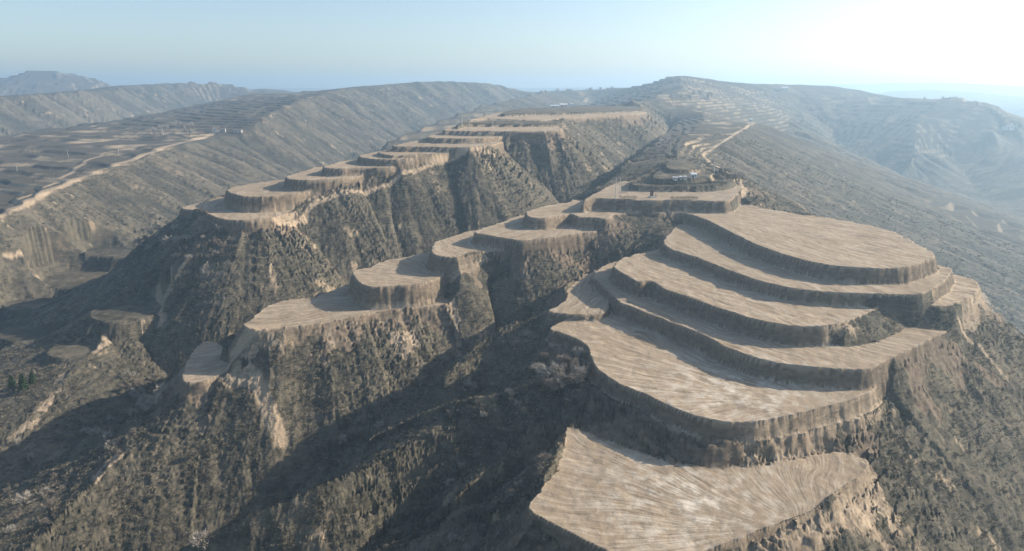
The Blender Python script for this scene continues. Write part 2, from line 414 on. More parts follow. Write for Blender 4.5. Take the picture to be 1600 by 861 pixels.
steep = smooth(0.12, 0.45, SLs)
far1 = smooth(900, 1600, R)
g1 = streak(13, 60, 21)
g2 = streak(5.0, 26, 31, 10)
g3 = streak(34, 130, 41, 16)
g5 = streak(75, 300, 45, 16)
g4 = streak(2.2, 9, 51, 6)
patch = np.clip(0.55 + 0.9 * fbm(X / 45, Y / 45, 301, 2), 0.15, 1.3)
patch = patch * (1 - 0.6 * (1 - smooth(240, 360, R)))
gul = (np.abs(g1) - 0.8) * 1.3 * patch + (np.abs(g2) - 0.8) * 0.32 * patch * (1 - far1)
gul = gul + (np.abs(g3) - 0.8) * (1.7 + 3.5 * smooth(350, 1500, R)) + (np.abs(g5) - 0.8) * 5.0 * smooth(600, 1800, R)
near = 1 - smooth(300, 520, R)
gul = gul + g4 * 0.07 * near
calm = 1 - 0.6 * px_mask0([Q(1190, 400, 0), Q(1230, 800, 0), Q(1480, 640, 0), Q(1600, 380, 0), Q(1400, 330, 0)], 60)
calm = calm * (1 - 0.6 * smooth(80, 105, X) * smooth(270, 220, Y))
H = BASE + gul * steep * calm
H = H + fbm(X / 60, Y / 60, 3, 3) * (0.8 + 4 * smooth(500, 2500, R)) * (0.3 + 0.7 * steep)
H = H + (fbm(X / 3.2, Y / 3.2, 9, 3, 0.7) * 0.34) * near * (0.35 + 0.65 * steep)
# little stock-path steps along the contour of the scrub slopes
qs = H / 1.15 + 0.5 * fbm(X / 12, Y / 12, 501, 3)
fs = qs - np.floor(qs)
stepw = 0.75 * (1 - smooth(260, 400, R)) * smooth(0.2, 0.45, SLs) * smooth(-0.35, 0.2, fbm(X / 28, Y / 28, 511, 3))
H = H + 1.15 * (smooth(0.45, 1.0, fs) - fs) * stepw
RILL0 = smooth(0.8, 2.0, np.abs(g2)) + smooth(1.0, 2.2, np.abs(g1))

# contour terracing of farmed ridges
def px_mask(pts, soft):
    poly = np.array([p[:2] for p in pts])
    m = np.zeros(X.shape)
    k = np.nonzero((X > poly[:, 0].min() - 60) & (X < poly[:, 0].max() + 60) & (Y > poly[:, 1].min() - 60) & (Y < poly[:, 1].max() + 60))
    d, _ = edge_distance(poly, X[k], Y[k])
    ins = inside(poly, X[k], Y[k])
    m[k] = smooth(-soft, soft, np.where(ins, d, -d))
    return m


FARM = np.zeros(X.shape)
FARMSTEP = np.full(X.shape, 4.0)
for pts, soft, st in [
    ([P(-140, 385, -78), P(20, 322, -67), P(100, 283, -61), P(200, 249, -55), P(300, 217, -50), P(338, 209, -48), P(382, 204, -45), Q(426, 900, -26), Q(490, 1150, -10), Q(545, 1350, 2), Q(440, 1500, 0), Q(400, 1400, -4), Q(320, 1250, -23), Q(200, 1094, -42), P(100, 199, -47), P(0, 213, -50), Q(-150, 640, -52), Q(-260, 560, -60)], 8, 2.3),
    ([P(1040, 255, -43), P(1110, 247, -44), P(1130, 222, -40), P(1180, 190, -36), Q(1185, 930, -30), Q(1050, 930, -33), P(1050, 188, -38), P(1025, 222, -42)], 8, 1.55),
    ([Q(1050, 930, -33), Q(1185, 930, -30), Q(1230, 1000, -30), Q(1250, 1500, 5), Q(1060, 1480, 31), Q(1000, 1300, 5), Q(1040, 960, -35)], 8, 3.6),
    ([Q(960, 1000, -16), Q(1010, 1000, -14), Q(1060, 1480, 20), Q(960, 1850, 2), Q(900, 1900, 0)], 10, 4.5),
    ([Q(595, 790, -64), Q(640, 790, -62), Q(720, 960, -52), Q(780, 1200, -30), Q(720, 1250, -40), Q(620, 950, -60)], 12, 6),
    ([Q(1400, 1060, -95), Q(1470, 1080, -85), Q(1560, 1150, -45), Q(1540, 1270, -20), Q(1440, 1370, -14), Q(1390, 1350, -30)], 12, 7),
    ([Q(1300, 1250, -60), Q(1360, 1200, -70), Q(1400, 1450, -16), Q(1340, 1600, 0), Q(1290, 1500, -10)], 12, 7),
    ([Q(0, 2300, 0), Q(180, 2300, 0), Q(180, 2700, 0), Q(0, 2700, 0)], 20, 8),
    ([Q(290, 1900, 10), Q(400, 2000, 10), Q(400, 2250, 10), Q(290, 2250, 10)], 20, 8),
    ([Q(560, 1450, 10), Q(680, 1730, 20), Q(800, 1980, 10), Q(800, 2500, 0), Q(560, 2500, 10)], 20, 6),
    ([P(1180, 300, -60), P(1215, 255, -60), Q(1250, 700, -58), Q(1320, 690, -72), Q(1400, 640, -92), Q(1440, 560, -105), Q(1420, 450, -100), Q(1300, 430, -80)], 25, 4.6),
    ([Q(1440, 660, -105), Q(1500, 560, -115), Q(1600, 560, -118), Q(1590, 640, -112), Q(1480, 680, -108)], 8, 6),
]:
    m = px_mask(pts, soft)
    if st == 4.6:
        m = 0.3 * m * smooth(-0.35, 0.25, fbm(X / 40, Y / 40, 401, 3))
    FARMSTEP = np.where(m > FARM, st, FARMSTEP)
    FARM = np.maximum(FARM, m)
lowH = BASE + fbm(X / 70, Y / 70, 3, 3) * (1.2 + 2.5 * smooth(500, 2500, R))
q = lowH / FARMSTEP
fr = q - np.floor(q)
tz = FARMSTEP * (np.floor(q) + smooth(0.72, 1.0, fr))
RISER = FARM * smooth(0.70, 0.75, fr) * np.where(FARMSTEP == 4.6, 0.0, np.where(FARMSTEP == 3.6, 0.5, np.where(FARMSTEP >= 6, 0.45, 1.0)))
H = H * (1 - FARM) + tz * FARM

# level tops and their faces
ID = np.full(X.shape, -1, np.int16)
BARE = np.zeros(X.shape, np.float32)
FACE = np.zeros(X.shape, np.float32)
TC = np.zeros(X.shape, np.float32); PALEM = np.zeros(X.shape, np.float32); TS = np.zeros(X.shape, np.float32); TD = np.zeros(X.shape, np.float32)
wob = fbm(X / 5.0, Y / 5.0, 61, 3) + 0.45 * noise(X / 1.4, Y / 1.4, 64) + 0.5 * np.maximum(0, noise(X / 3.0, Y / 3.0, 67)) * -2
wob2 = fbm(X / 2.2, Y / 2.2, 66, 3)
spill = 0.32 * RILL0 + 0.35 + fbm(X / 16.0, Y / 16.0, 71, 3)
soft_top = fbm(X / 9.0, Y / 9.0, 81, 3)
PLOT = np.full(X.shape, 0.5, np.float32)
warp1 = noise(X / 30, Y / 30, 201) + 0.3 * noise(X / 9, Y / 9, 203); warp2 = noise(X / 30, Y / 30, 202) + 0.3 * noise(X / 9, Y / 9, 204)
for n, t in enumerate(TERR):
    p = t['poly']
    mg = 30
    k = np.nonzero((X > p[:, 0].min() - mg) & (X < p[:, 0].max() + mg) & (Y > p[:, 1].min() - mg) & (Y < p[:, 1].max() + mg))
    x, y = X[k], Y[k]
    d, s = edge_distance(p, x, y)
    ins = inside(p, x, y)
    sd = np.where(ins, d, -d) + wob[k] * t['ragged']
    h = H[k]
    z = t['z']
    top = sd >= 0
    rill = 0.45 * wob2[k]
    skirt = z + sd * t['face'] - rill * np.minimum(-sd, 2.0)
    cut = z - sd * 1.4
    won = (~top) & (skirt > h - 1.2) & (-sd * t['face'] < t['drop'] + 2)
    zt = z + 0.16 * soft_top[k] + 0.07 * wob2[k] + 0.35 * np.exp(-np.maximum(sd, 0) / 0.8) * (0.4 + wob[k] * 0.6)
    foot = np.maximum(0, 1 - np.abs(skirt - h) / 1.5) ** 2 * 0.375
    skirt = np.where(sd > -8, np.maximum(skirt, h) + foot, skirt)
    hn = np.where(top, zt, np.where(won, skirt, np.where(sd > -6, np.minimum(h, cut), h)))
    H[k] = hn
    b = BARE[k]; f = FACE[k]
    if t['look'] == 'soil':
        b = np.where(top, 1, np.where(won, 1, b))
        run = np.clip(-sd, 0, 100)
        sp_ = smooth(0.0, 0.35, spill[k] - run / 13.0) * (sd > -14) * (h < z)
        b = np.maximum(b, np.where(top, 1, sp_ * 0.9))
    else:
        b = np.where(top, 0.25, np.where(won, 0.45 if t['ledge'] else 0.2, b))
    f = np.where(top, 0, np.where(won, 1, f))
    BARE[k] = b; FACE[k] = f
    i_ = ID[k]
    i_ = np.where(top, n, np.where(won & (z + sd * t['face'] > h - 0.5), -1, i_))
    ID[k] = i_
    PLOT[k] = np.where(top, (n * 0.618 + 0.2) % 1.0, PLOT[k])
    if t['hub']:
        hx, hy, _ = P(*t['hub'], z)
    else:
        c0 = p.mean(0); ax = p - c0; w_, v_ = np.linalg.eigh(ax.T @ ax)
        hx, hy = c0 + v_[:, 1] * 75.0
    rx, ry = x - hx + 3.5 * warp1[k], y - hy + 3.5 * warp2[k]
    rd = np.hypot(rx, ry) + 0.5
    fan = t['fan'] if t['hub'] else 55.0
    TS[k] = np.where(top, rx / rd * fan, TS[k]); TC[k] = np.where(top, ry / rd * fan, TC[k]); TD[k] = np.where(top, rd, TD[k])
    if t['pale']:
        qx, qy, _ = P(*t['pale'], z)
        PALEM[k] = np.where(top, 1.0 * np.exp(-((x - qx) ** 2 + (y - qy) ** 2) / 18.0 ** 2), PALEM[k])

# overgrown bank at the end of the middle field
_t4 = next(t for t in TERR if t['z'] == -58.6)['poly']
bk = px_mask([P(1305, 506, -58.6), P(1340, 495, -58.6), P(1392, 472, -58.6), P(1480, 476, -58.6), P(1500, 472, -58.6), P(1500, 512, -63), P(1400, 524, -63), P(1318, 538, -63)], 1.5)
k = np.nonzero(bk > 0.01)
d4, _ = edge_distance(_t4, X[k], Y[k])
in4 = inside(_t4, X[k], Y[k])
hb = np.where(in4, -99, -58.7 - 0.72 * d4 + 0.5 * wob2[k])
up = (hb > H[k] - 0.05) & ~in4
H[k] = np.where(up, H[k] + (np.maximum(hb, H[k]) - H[k]) * bk[k], H[k])
ID[k] = np.where(up, -1, ID[k]); FACE[k] = np.where(up, 1, FACE[k]); BARE[k] = np.where(up, 0.12, BARE[k])
bank = px_mask([P(893, 655, -74), P(930, 590, -69), P(1000, 622, -69), P(1080, 657, -69), P(1160, 668, -69), P(1160, 736, -75), P(1050, 728, -75), P(940, 690, -75)], 2)
BARE = np.where(ID < 0, np.maximum(BARE, 0.75 * bank), BARE).astype(np.float32)
FACE = np.maximum(FACE, bank * (ID < 0))
bank = px_mask([P(1285, 505, -60), P(1335, 492, -60), P(1390, 473, -60), P(1490, 478, -60), P(1500, 512, -62), P(1400, 530, -62), P(1300, 535, -62)], 3)
BARE = np.where(FACE > 0.5, BARE * (1 - 0.85 * bank), BARE).astype(np.float32)
bank = px_mask([P(1045, 318, -48), P(1090, 318, -48), P(1160, 322, -48), P(1150, 306, -48), P(1040, 306, -48)], 2)
BARE = np.where(FACE > 0.5, BARE * (1 - 0.85 * bank), BARE).astype(np.float32)

def seen(u, v):
    # where the line of sight through photo pixel u, v first meets the ground
    x = (u - 800) / F; y = (430.5 - v) / F
    r = np.array((x, CP + y * SP, -SP + y * CP))
    t = np.exp(np.linspace(math.log(70), math.log(6000), 5000))
    i, j, _ = to_ij(r[0] * t, r[1] * t)
    k_ = np.nonzero(r[2] * t < bil(H, i, j))[0]
    return tuple(r * t[k_[0] if len(k_) else -1])


# spilled or eroded bare ground; on hill D's banks sunlight painted as paler soil
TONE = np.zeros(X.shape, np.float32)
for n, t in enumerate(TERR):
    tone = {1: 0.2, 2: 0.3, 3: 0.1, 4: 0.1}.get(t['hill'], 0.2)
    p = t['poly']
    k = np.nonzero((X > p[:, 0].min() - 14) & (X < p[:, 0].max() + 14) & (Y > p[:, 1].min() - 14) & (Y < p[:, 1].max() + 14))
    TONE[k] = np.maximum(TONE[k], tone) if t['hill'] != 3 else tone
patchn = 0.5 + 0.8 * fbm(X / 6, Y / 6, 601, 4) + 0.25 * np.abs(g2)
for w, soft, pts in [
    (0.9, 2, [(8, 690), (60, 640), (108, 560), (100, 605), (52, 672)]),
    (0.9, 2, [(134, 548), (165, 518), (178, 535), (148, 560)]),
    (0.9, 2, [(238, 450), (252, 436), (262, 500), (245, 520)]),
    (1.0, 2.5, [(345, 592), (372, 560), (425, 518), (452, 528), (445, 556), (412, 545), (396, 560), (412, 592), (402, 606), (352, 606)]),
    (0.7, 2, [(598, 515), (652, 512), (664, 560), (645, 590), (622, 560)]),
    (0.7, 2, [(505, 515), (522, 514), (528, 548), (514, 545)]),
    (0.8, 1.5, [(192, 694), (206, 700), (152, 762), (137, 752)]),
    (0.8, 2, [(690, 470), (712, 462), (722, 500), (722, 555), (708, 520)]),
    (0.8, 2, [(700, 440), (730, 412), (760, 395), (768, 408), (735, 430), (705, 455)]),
    (0.8, 2, [(1160, 665), (1240, 655), (1345, 628), (1370, 612), (1412, 648), (1330, 668), (1240, 690), (1165, 700)]),  # sunlit right part of the second field's bank, painted lighter
    (0.8, 2, [(1160, 706), (1250, 700), (1300, 695), (1300, 714), (1165, 732)]),  # same bank under the ledge, its sunlit stretch painted lighter
    (0.8, 2, [(1285, 515), (1340, 500), (1345, 525), (1290, 545)]),  # sunlit end of the middle field's bank, painted lighter
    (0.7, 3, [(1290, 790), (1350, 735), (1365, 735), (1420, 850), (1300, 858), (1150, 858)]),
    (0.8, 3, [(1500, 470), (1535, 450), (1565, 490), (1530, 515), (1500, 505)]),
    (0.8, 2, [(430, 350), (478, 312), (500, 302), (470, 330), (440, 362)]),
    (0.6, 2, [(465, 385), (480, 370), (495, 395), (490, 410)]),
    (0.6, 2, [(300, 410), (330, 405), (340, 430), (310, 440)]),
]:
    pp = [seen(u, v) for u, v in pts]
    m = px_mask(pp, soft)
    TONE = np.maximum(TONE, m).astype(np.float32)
    BARE = np.where(ID < 0, np.maximum(BARE, w * m * smooth(0.15, 0.6, patchn)), BARE).astype(np.float32)

# tracks scraped along the crests
ROAD = np.zeros(X.shape, np.float32)


def track(pts, width, cutdepth=0.0):
    line = dense(spline(pts, 4, False))[:, :2]
    line = line[::2] if len(line) > 500 else line
    k = np.nonzero((X > line[:, 0].min() - 20) & (X < line[:, 0].max() + 20) & (Y > line[:, 1].min() - 20) & (Y < line[:, 1].max() + 20))
    x, y = X[k], Y[k]
    best = np.full(x.shape, 1e9)
    sub = line[::max(1, len(line) // 160)]
    for a, b in zip(sub[:-1], sub[1:]):
        dd = b - a; L2 = dd @ dd + 1e-9
        tt = np.clip(((x - a[0]) * dd[0] + (y - a[1]) * dd[1]) / L2, 0, 1)
        best = np.minimum(best, np.hypot(x - a[0] - tt * dd[0], y - a[1] - tt * dd[1]))
    m = smooth(width * 1.3, width * 0.7, best + wob[k] * 0.5)
    ROAD[k] = np.maximum(ROAD[k], m)
    if cutdepth:
        H[k] = H[k] - cutdepth * m


track([P(-140, 388, -78), P(20, 324, -68), P(100, 284, -62), P(200, 249, -56), P(290, 220, -51.5), P(338, 209, -49)], 3.6)
track([P(20, 312, -66), P(90, 275, -60), P(165, 238, -55), P(290, 219, -51)], 1.6)
track([P(0, 352, -72), P(45, 349, -74)], 1.2)
track([P(1160, 312, -49), P(1163, 298, -48), P(1150, 285, -47), P(1120, 260, -45), P(1098, 244, -43.5), P(1130, 222, -40), P(1180, 191, -36)], 1.1)
track([P(425, 515, -75), P(385, 541, -79.5), P(360, 566, -84), P(345, 585, -86.5)], 2.6)
track([P(405, 352, -60), P(440, 342, -57), P(470, 322, -53), P(490, 303, -49), P(560, 280, -43.5), P(628, 262, -39.5), P(690, 243, -35), P(770, 229, -31)], 1.3)
track([seen(1500, 505), seen(1530, 540), seen(1572, 590)], 0.7)
track([seen(400, 592), seen(412, 620), seen(426, 655), seen(438, 684)], 2.2)
gv, gu, SLF = slope_of(H)
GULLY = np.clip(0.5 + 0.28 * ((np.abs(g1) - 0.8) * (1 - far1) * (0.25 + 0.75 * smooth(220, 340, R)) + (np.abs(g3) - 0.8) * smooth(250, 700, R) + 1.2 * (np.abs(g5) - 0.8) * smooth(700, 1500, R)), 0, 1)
RILL = (0.3 + 0.7 * smooth(200, 300, R)) * (smooth(1.0, 2.0, np.abs(g2)) * 0.6 + smooth(1.1, 2.2, np.abs(g1)) * 0.6)
RILL = (RILL).astype(np.float32)

# which hill each spot belongs to
hill_pts = []
for h_, l in CREST:
    d_ = dense(spline(l, 3, False)); hill_pts.append((h_, d_[::max(1, len(d_) // 25)]))
for t in TERR:
    hill_pts.append((t['hill'], t['poly'][::6]))
vi, ui = np.arange(0, NV, 6), np.arange(0, NU, 6)
gx, gy = X[np.ix_(vi, ui)], Y[np.ix_(vi, ui)]
bestd = np.full(gx.shape, 1e18); HILL = np.zeros(gx.shape, np.int8)
for h_, pts_ in hill_pts:
    for q_ in pts_:
        dd = (gx - q_[0]) ** 2 + (gy - q_[1]) ** 2
        m = dd < bestd
        bestd = np.where(m, dd, bestd); HILL = np.where(m, h_, HILL)
HILL = HILL[np.minimum((np.arange(NV) + 3) // 6, len(vi) - 1)][:, np.minimum((np.arange(NU) + 3) // 6, len(ui) - 1)]

# ------------------------------------------------------------------ materials
def nodes_of(name):
    m = bpy.data.materials.new(name); m.use_nodes = True
    return m, m.node_tree.nodes, m.node_tree.links, m.node_tree.nodes['Principled BSDF']


class NT:
    def __init__(s, m):
        s.t = m.node_tree
    def n(s, kind, ins=None, **kw):
        nd = s.t.nodes.new('ShaderNode' + kind)
        for k, v in kw.items():
            setattr(nd, k, v)
        for k, v in (ins or {}).items():
            if isinstance(v, bpy.types.NodeSocket):
                s.t.links.new(v, nd.inputs[k])
            else:
                nd.inputs[k].default_value = v
        return nd
    def math(s, op, a, b=0.0, clamp=False):
        return s.n('Math', {0: a, 1: b}, operation=op, use_clamp=clamp).outputs[0]
    def noise(s, vec, scale, detail=4, rough=0.55, dist=0.0):
        return s.n('TexNoise', {'Vector': vec, 'Scale': scale, 'Detail': detail, 'Roughness': rough, 'Distortion': dist}).outputs[0]
    def mix(s, f, a, b):
        nd = s.n('Mix', data_type='RGBA')
        for sock, v in ((nd.inputs[0], f), (nd.inputs[6], a), (nd.inputs[7], b)):
            if isinstance(v, bpy.types.NodeSocket):
                s.t.links.new(v, sock)
            else:
                sock.default_value = v if not isinstance(v, tuple) else (*v, 1)
        return nd.outputs[2]
    def ramp(s, f, lo, hi):
        return s.n('MapRange', {0: f, 1: lo, 2: hi, 3: 0.0, 4: 1.0}, interpolation_type='SMOOTHSTEP').outputs[0]
    def attr(s, name):
        return s.n('Attribute', attribute_name=name).outputs['Fac']


def land_material():
    m, nodes, links, bsdf = nodes_of('loess_land')
    T = NT(m)
    pos = T.n('NewGeometry').outputs['Position']
    bare, face, road, riser = T.attr('bare'), T.attr('face'), T.attr('road'), T.attr('riser')
    ts, td = T.attr('track_s'), T.attr('track_d')
    top = T.attr('top')
    sep = T.n('SeparateXYZ', {0: pos})
    # scrub and dry grass
    n_big = T.noise(pos, 0.03, 4)
    n_mid = T.noise(pos, 0.25, 5, 0.65)
    n_fine = T.noise(pos, 1.6, 4, 0.7)
    # little sheep-track steps that follow the contour
    flat = T.n('VectorMath', {0: pos, 1: (0.35, 0.35, 3.2)}, operation='MULTIPLY').outputs[0]
    n_band = T.noise(flat, 0.55, 4, 0.65)
    scrub = T.mix(T.ramp(n_mid, 0.36, 0.66), (0.052, 0.047, 0.035), (0.140, 0.120, 0.086))
    scrub = T.mix(T.math('MULTIPLY', T.ramp(n_band, 0.50, 0.68), 0.65), scrub, (0.19, 0.158, 0.110))
    scrub = T.mix(T.math('MULTIPLY', T.ramp(n_fine, 0.50, 0.72), 0.45), scrub, (0.150, 0.128, 0.090))
    scrub = T.mix(T.math('MULTIPLY', T.ramp(n_big, 0.45, 0.65), 0.35), scrub, (0.050, 0.050, 0.038))
    scrub = T.mix(T.math('MULTIPLY', T.ramp(T.noise(pos, 0.055, 5, 0.6), 0.50, 0.66), 0.55), scrub, (0.185, 0.155, 0.108))
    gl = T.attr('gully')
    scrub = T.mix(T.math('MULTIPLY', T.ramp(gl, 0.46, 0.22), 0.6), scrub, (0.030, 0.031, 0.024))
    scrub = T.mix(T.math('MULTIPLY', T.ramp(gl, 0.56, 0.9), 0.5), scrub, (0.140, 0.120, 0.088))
    # bare scars on natural slopes
    scar_n = T.noise(T.n('VectorMath', {0: pos, 1: (1, 1, 0.35)}, operation='MULTIPLY').outputs[0], 0.085, 5, 0.6)
    scar = T.math('MULTIPLY', T.ramp(T.math('ADD', scar_n, T.math('MULTIPLY', T.attr('rill'), 0.22)), 0.62, 0.74), T.math('ADD', 0.25, T.attr('steepness')), True)
    soil_n = T.noise(pos, 0.35, 5, 0.6)
    soil = T.mix(soil_n, (0.30, 0.225, 0.145), (0.42, 0.325, 0.215))
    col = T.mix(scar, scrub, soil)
    # graded soil of the level tops: tracks run out to the rim, a few run along it
    tc = T.attr('track_c')
    cvec = T.n('CombineXYZ', {0: ts, 1: tc, 2: T.math('MULTIPLY', td, 0.05)}).outputs[0]
    wpos = T.n('VectorMath', {0: cvec, 1: T.n('VectorMath', {0: T.n('TexNoise', {'Vector': pos, 'Scale': 0.05, 'Detail': 2}).outputs['Color'], 1: (3, 3, 0)}, operation='MULTIPLY').outputs[0]}, operation='ADD').outputs[0]
    tr1 = T.noise(wpos, 1.3, 5, 0.72)
    tr2 = T.noise(wpos, 3.2, 3, 0.6)
    pat = T.noise(pos, 0.05, 4)
    # a few curved runs of single machines
    ring = T.noise(T.n('CombineXYZ', {0: T.math('MULTIPLY', td, 0.8), 1: T.math('MULTIPLY', ts, 0.05), 2: T.math('MULTIPLY', tc, 0.05)}).outputs[0], 1.0, 3, 0.6)
    grad = T.mix(T.noise(pos, 0.10, 5, 0.65), (0.285, 0.212, 0.140), (0.395, 0.302, 0.205))
    away = T.ramp(td, 2.0, 20.0)
    f1 = T.math('MULTIPLY', T.ramp(tr1, 0.52, 0.60), T.math('MULTIPLY', away, 0.75))
    f2 = T.math('MULTIPLY', T.math('MULTIPLY', T.ramp(tr2, 0.55, 0.66), T.ramp(pat, 0.40, 0.58)), 0.8)
    f3 = T.math('MULTIPLY', T.math('MULTIPLY', T.ramp(ring, 0.60, 0.66), T.ramp(T.noise(pos, 0.035, 2), 0.48, 0.6)), 0.5)
    grad = T.mix(f1, grad, (0.49, 0.40, 0.295))
    grad = T.mix(f2, grad, (0.57, 0.48, 0.365))
    grad = T.mix(f3, grad, (0.50, 0.425, 0.33))
    grad = T.mix(T.math('MULTIPLY', T.ramp(tr1, 0.45, 0.38), T.math('MULTIPLY', away, 0.62)), grad, (0.17, 0.128, 0.087))
    palef = T.math('MULTIPLY', T.attr('pale'), T.ramp(T.math('ADD', T.math('MULTIPLY', tr1, 0.5), T.math('MULTIPLY', soil_n, 1.0)), 0.66, 1.0))
    grad = T.mix(T.math('MULTIPLY', T.attr('plot'), 0.25), grad, (0.235, 0.192, 0.142))
    damp = T.math('MULTIPLY', T.ramp(T.noise(pos, 0.07, 5, 0.7, 0.6), 0.52, 0.66), 0.25)
    grad = T.mix(damp, grad, (0.20, 0.155, 0.108))
    clod = T.math('MULTIPLY', T.ramp(T.noise(pos, 2.2, 3, 0.7), 0.60, 0.70), 0.35)
    grad = T.mix(clod, grad, (0.155, 0.118, 0.080))
    grad = T.mix(palef, grad, (0.64, 0.57, 0.47))
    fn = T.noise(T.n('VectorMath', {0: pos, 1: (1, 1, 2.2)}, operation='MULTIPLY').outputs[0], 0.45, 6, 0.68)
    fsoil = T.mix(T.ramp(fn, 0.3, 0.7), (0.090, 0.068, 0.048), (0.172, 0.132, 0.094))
    fsoil = T.mix(T.attr('tone'), fsoil, T.mix(T.ramp(fn, 0.3, 0.7), (0.21, 0.158, 0.106), (0.40, 0.315, 0.222)))  # paler soil by tone: real spills, and sunlight painted on hill D's banks
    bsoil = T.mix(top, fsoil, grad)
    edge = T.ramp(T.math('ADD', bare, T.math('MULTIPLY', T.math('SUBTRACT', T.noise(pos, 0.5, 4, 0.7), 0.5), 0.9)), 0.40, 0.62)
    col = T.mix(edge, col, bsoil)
    # farmed steps far off: pale cut banks and dun fields
    col = T.mix(T.math('MULTIPLY', T.attr('farm'), T.ramp(n_big, 0.35, 0.6)), col, (0.095, 0.080, 0.058))
    col = T.mix(T.math('MULTIPLY', riser, T.ramp(T.noise(pos, 0.02, 3), 0.46, 0.60)), col, (0.36, 0.28, 0.185))
    col = T.mix(T.math('MULTIPLY', road, 0.92), col, T.mix(n_fine, (0.37, 0.275, 0.18), (0.45, 0.345, 0.235)))
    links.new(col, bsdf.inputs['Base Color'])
    bsdf.inputs['Roughness'].default_value = 0.95
    bsdf.inputs['Specular IOR Level'].default_value = 0.1
    # fine relief
    veg = T.math('SUBTRACT', 1.0, edge)
    hgt = T.math('ADD', T.math('MULTIPLY', T.math('ADD', n_fine, T.math('MULTIPLY', n_band, 1.2)), T.math('MULTIPLY', veg, 0.30)), T.math('MULTIPLY', T.math('ADD', T.math('MULTIPLY', tr1, top), T.math('MULTIPLY', n_fine, 0.6)), T.math('MULTIPLY', edge, 0.16)))
    bump = T.n('Bump', {'Height': hgt, 'Strength': 1.0, 'Distance': 1.0})
    links.new(bump.outputs[0], bsdf.inputs['Normal'])
    return m


LAND = land_material()

# ------------------------------------------------------------------ build the land as separate hills and level fields
IDf = np.stack([ID[:-1, :-1], ID[1:, :-1], ID[:-1, 1:], ID[1:, 1:]])
idmin, idmax = IDf.min(0), IDf.max(0)
face_id = np.where(idmin == idmax, idmin, -1)
hill_f = HILL[:-1, :-1]
key = np.where(face_id >= 0, 100 + face_id, hill_f)
VIX = np.arange(NV * NU).reshape(NV, NU)
QD = np.stack([VIX[:-1, :-1], VIX[:-1, 1:], VIX[1:, 1:], VIX[1:, :-1]], -1)
# shared normals so that pieces meet without a seam
tx = np.stack([np.gradient(X, axis=1), np.gradient(Y, axis=1), np.gradient(H, axis=1)], -1)
tv = np.stack([np.gradient(X, axis=0), np.gradient(Y, axis=0), np.gradient(H, axis=0)], -1)
NRM = np.cross(tx, tv); NRM /= np.linalg.norm(NRM, axis=-1, keepdims=True)
flatten = lambda a: np.ascontiguousarray(a.reshape(-1))
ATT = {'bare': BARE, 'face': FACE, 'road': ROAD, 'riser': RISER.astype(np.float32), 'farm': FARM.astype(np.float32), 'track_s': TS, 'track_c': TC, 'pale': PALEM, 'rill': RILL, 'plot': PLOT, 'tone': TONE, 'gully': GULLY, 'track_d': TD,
       'top': (ID >= 0).astype(np.float32), 'steepness': smooth(0.55, 1.0, SLF).astype(np.float32)}
ATT = {k: flatten(v.astype(np.float32)) for k, v in ATT.items()}
CO = np.stack([X, Y, H], -1).reshape(-1, 3).astype(np.float32)
NF = NRM.reshape(-1, 3).astype(np.float32)


def land_piece(name, mask, label):
    quads = QD[mask]
    used, inv = np.unique(quads.reshape(-1), return_inverse=True)
    me = bpy.data.meshes.new(name)
    nq = len(quads)
    me.vertices.add(len(used)); me.vertices.foreach_set('co', CO[used].reshape(-1))
    me.loops.add(nq * 4); me.loops.foreach_set('vertex_index', inv.astype(np.int32))
    me.polygons.add(nq)
    me.polygons.foreach_set('loop_start', np.arange(0, nq * 4, 4, dtype=np.int32))
    me.polygons.foreach_set('use_smooth', np.ones(nq, bool))
    me.update(calc_edges=True)
    for k, v in ATT.items():
        a = me.attributes.new(k, 'FLOAT', 'POINT'); a.data.foreach_set('value', v[used])
    me.normals_split_custom_set_from_vertices(NF[used])
    me.materials.append(LAND)
    o = bpy.data.objects.new(name, me); COL.objects.link(o)
    o['kind'] = 'structure'; o['label'] = label
    return o


HILL_LABELS = {0: 'long flat-topped ridges on the left with furrowed slopes', 1: 'middle ridge with crescent terraces and a deeply rilled slope',
               2: 'near ridge of sunlit terraces above the shadowed gully', 3: 'stepped hill with big curved fields and scrubby spurs',
               4: 'ridge of plots and sheds behind the stepped hill', 5: 'hazy terraced hills behind on the right', 6: 'pale far land on the horizon'}
for h_ in range(7):
    if (key == h_).any():
        land_piece('hill', key == h_, HILL_LABELS[h_])
for n, t in enumerate(TERR):
    if (key == 100 + n).any():
        land_piece('terrace_field', key == 100 + n, t['label'])


def ground(x, y):
    i, j, _ = to_ij(x, y)
    return bil(H, np.asarray(i, float), np.asarray(j, float))

#THINGS_BEGIN
# ------------------------------------------------------------------ things standing on the land
def hit(u, v):
    """where the line of sight through photo pixel u, v first meets the ground"""
    x = (u - 800) / F; y = (430.5 - v) / F
    r = np.array((x, CP + y * SP, -SP + y * CP))
    t = np.exp(np.linspace(math.log(70), math.log(8000), 6000))
    gz = ground(r[0] * t, r[1] * t)
    below = np.nonzero(r[2] * t < gz)[0]
    i = below[0] if len(below) else len(t) - 1
    q_ = r * t[i]
    return float(q_[0]), float(q_[1]), float(ground(q_[0], q_[1]))


def plain(name, color, rough=0.9, var=0.25, scale=2.0):
    m, nodes, links, b = nodes_of(name)
    T = NT(m)
    pos = T.n('NewGeometry').outputs['Position']
    c2 = tuple(c * (1 - var) for c in color); c1 = tuple(min(1, c * (1 + var)) for c in color)
    links.new(T.mix(T.noise(pos, scale, 4), c2, c1), b.inputs['Base Color'])
    b.inputs['Roughness'].default_value = rough
    b.inputs['Specular IOR Level'].default_value = 0.2
    return m


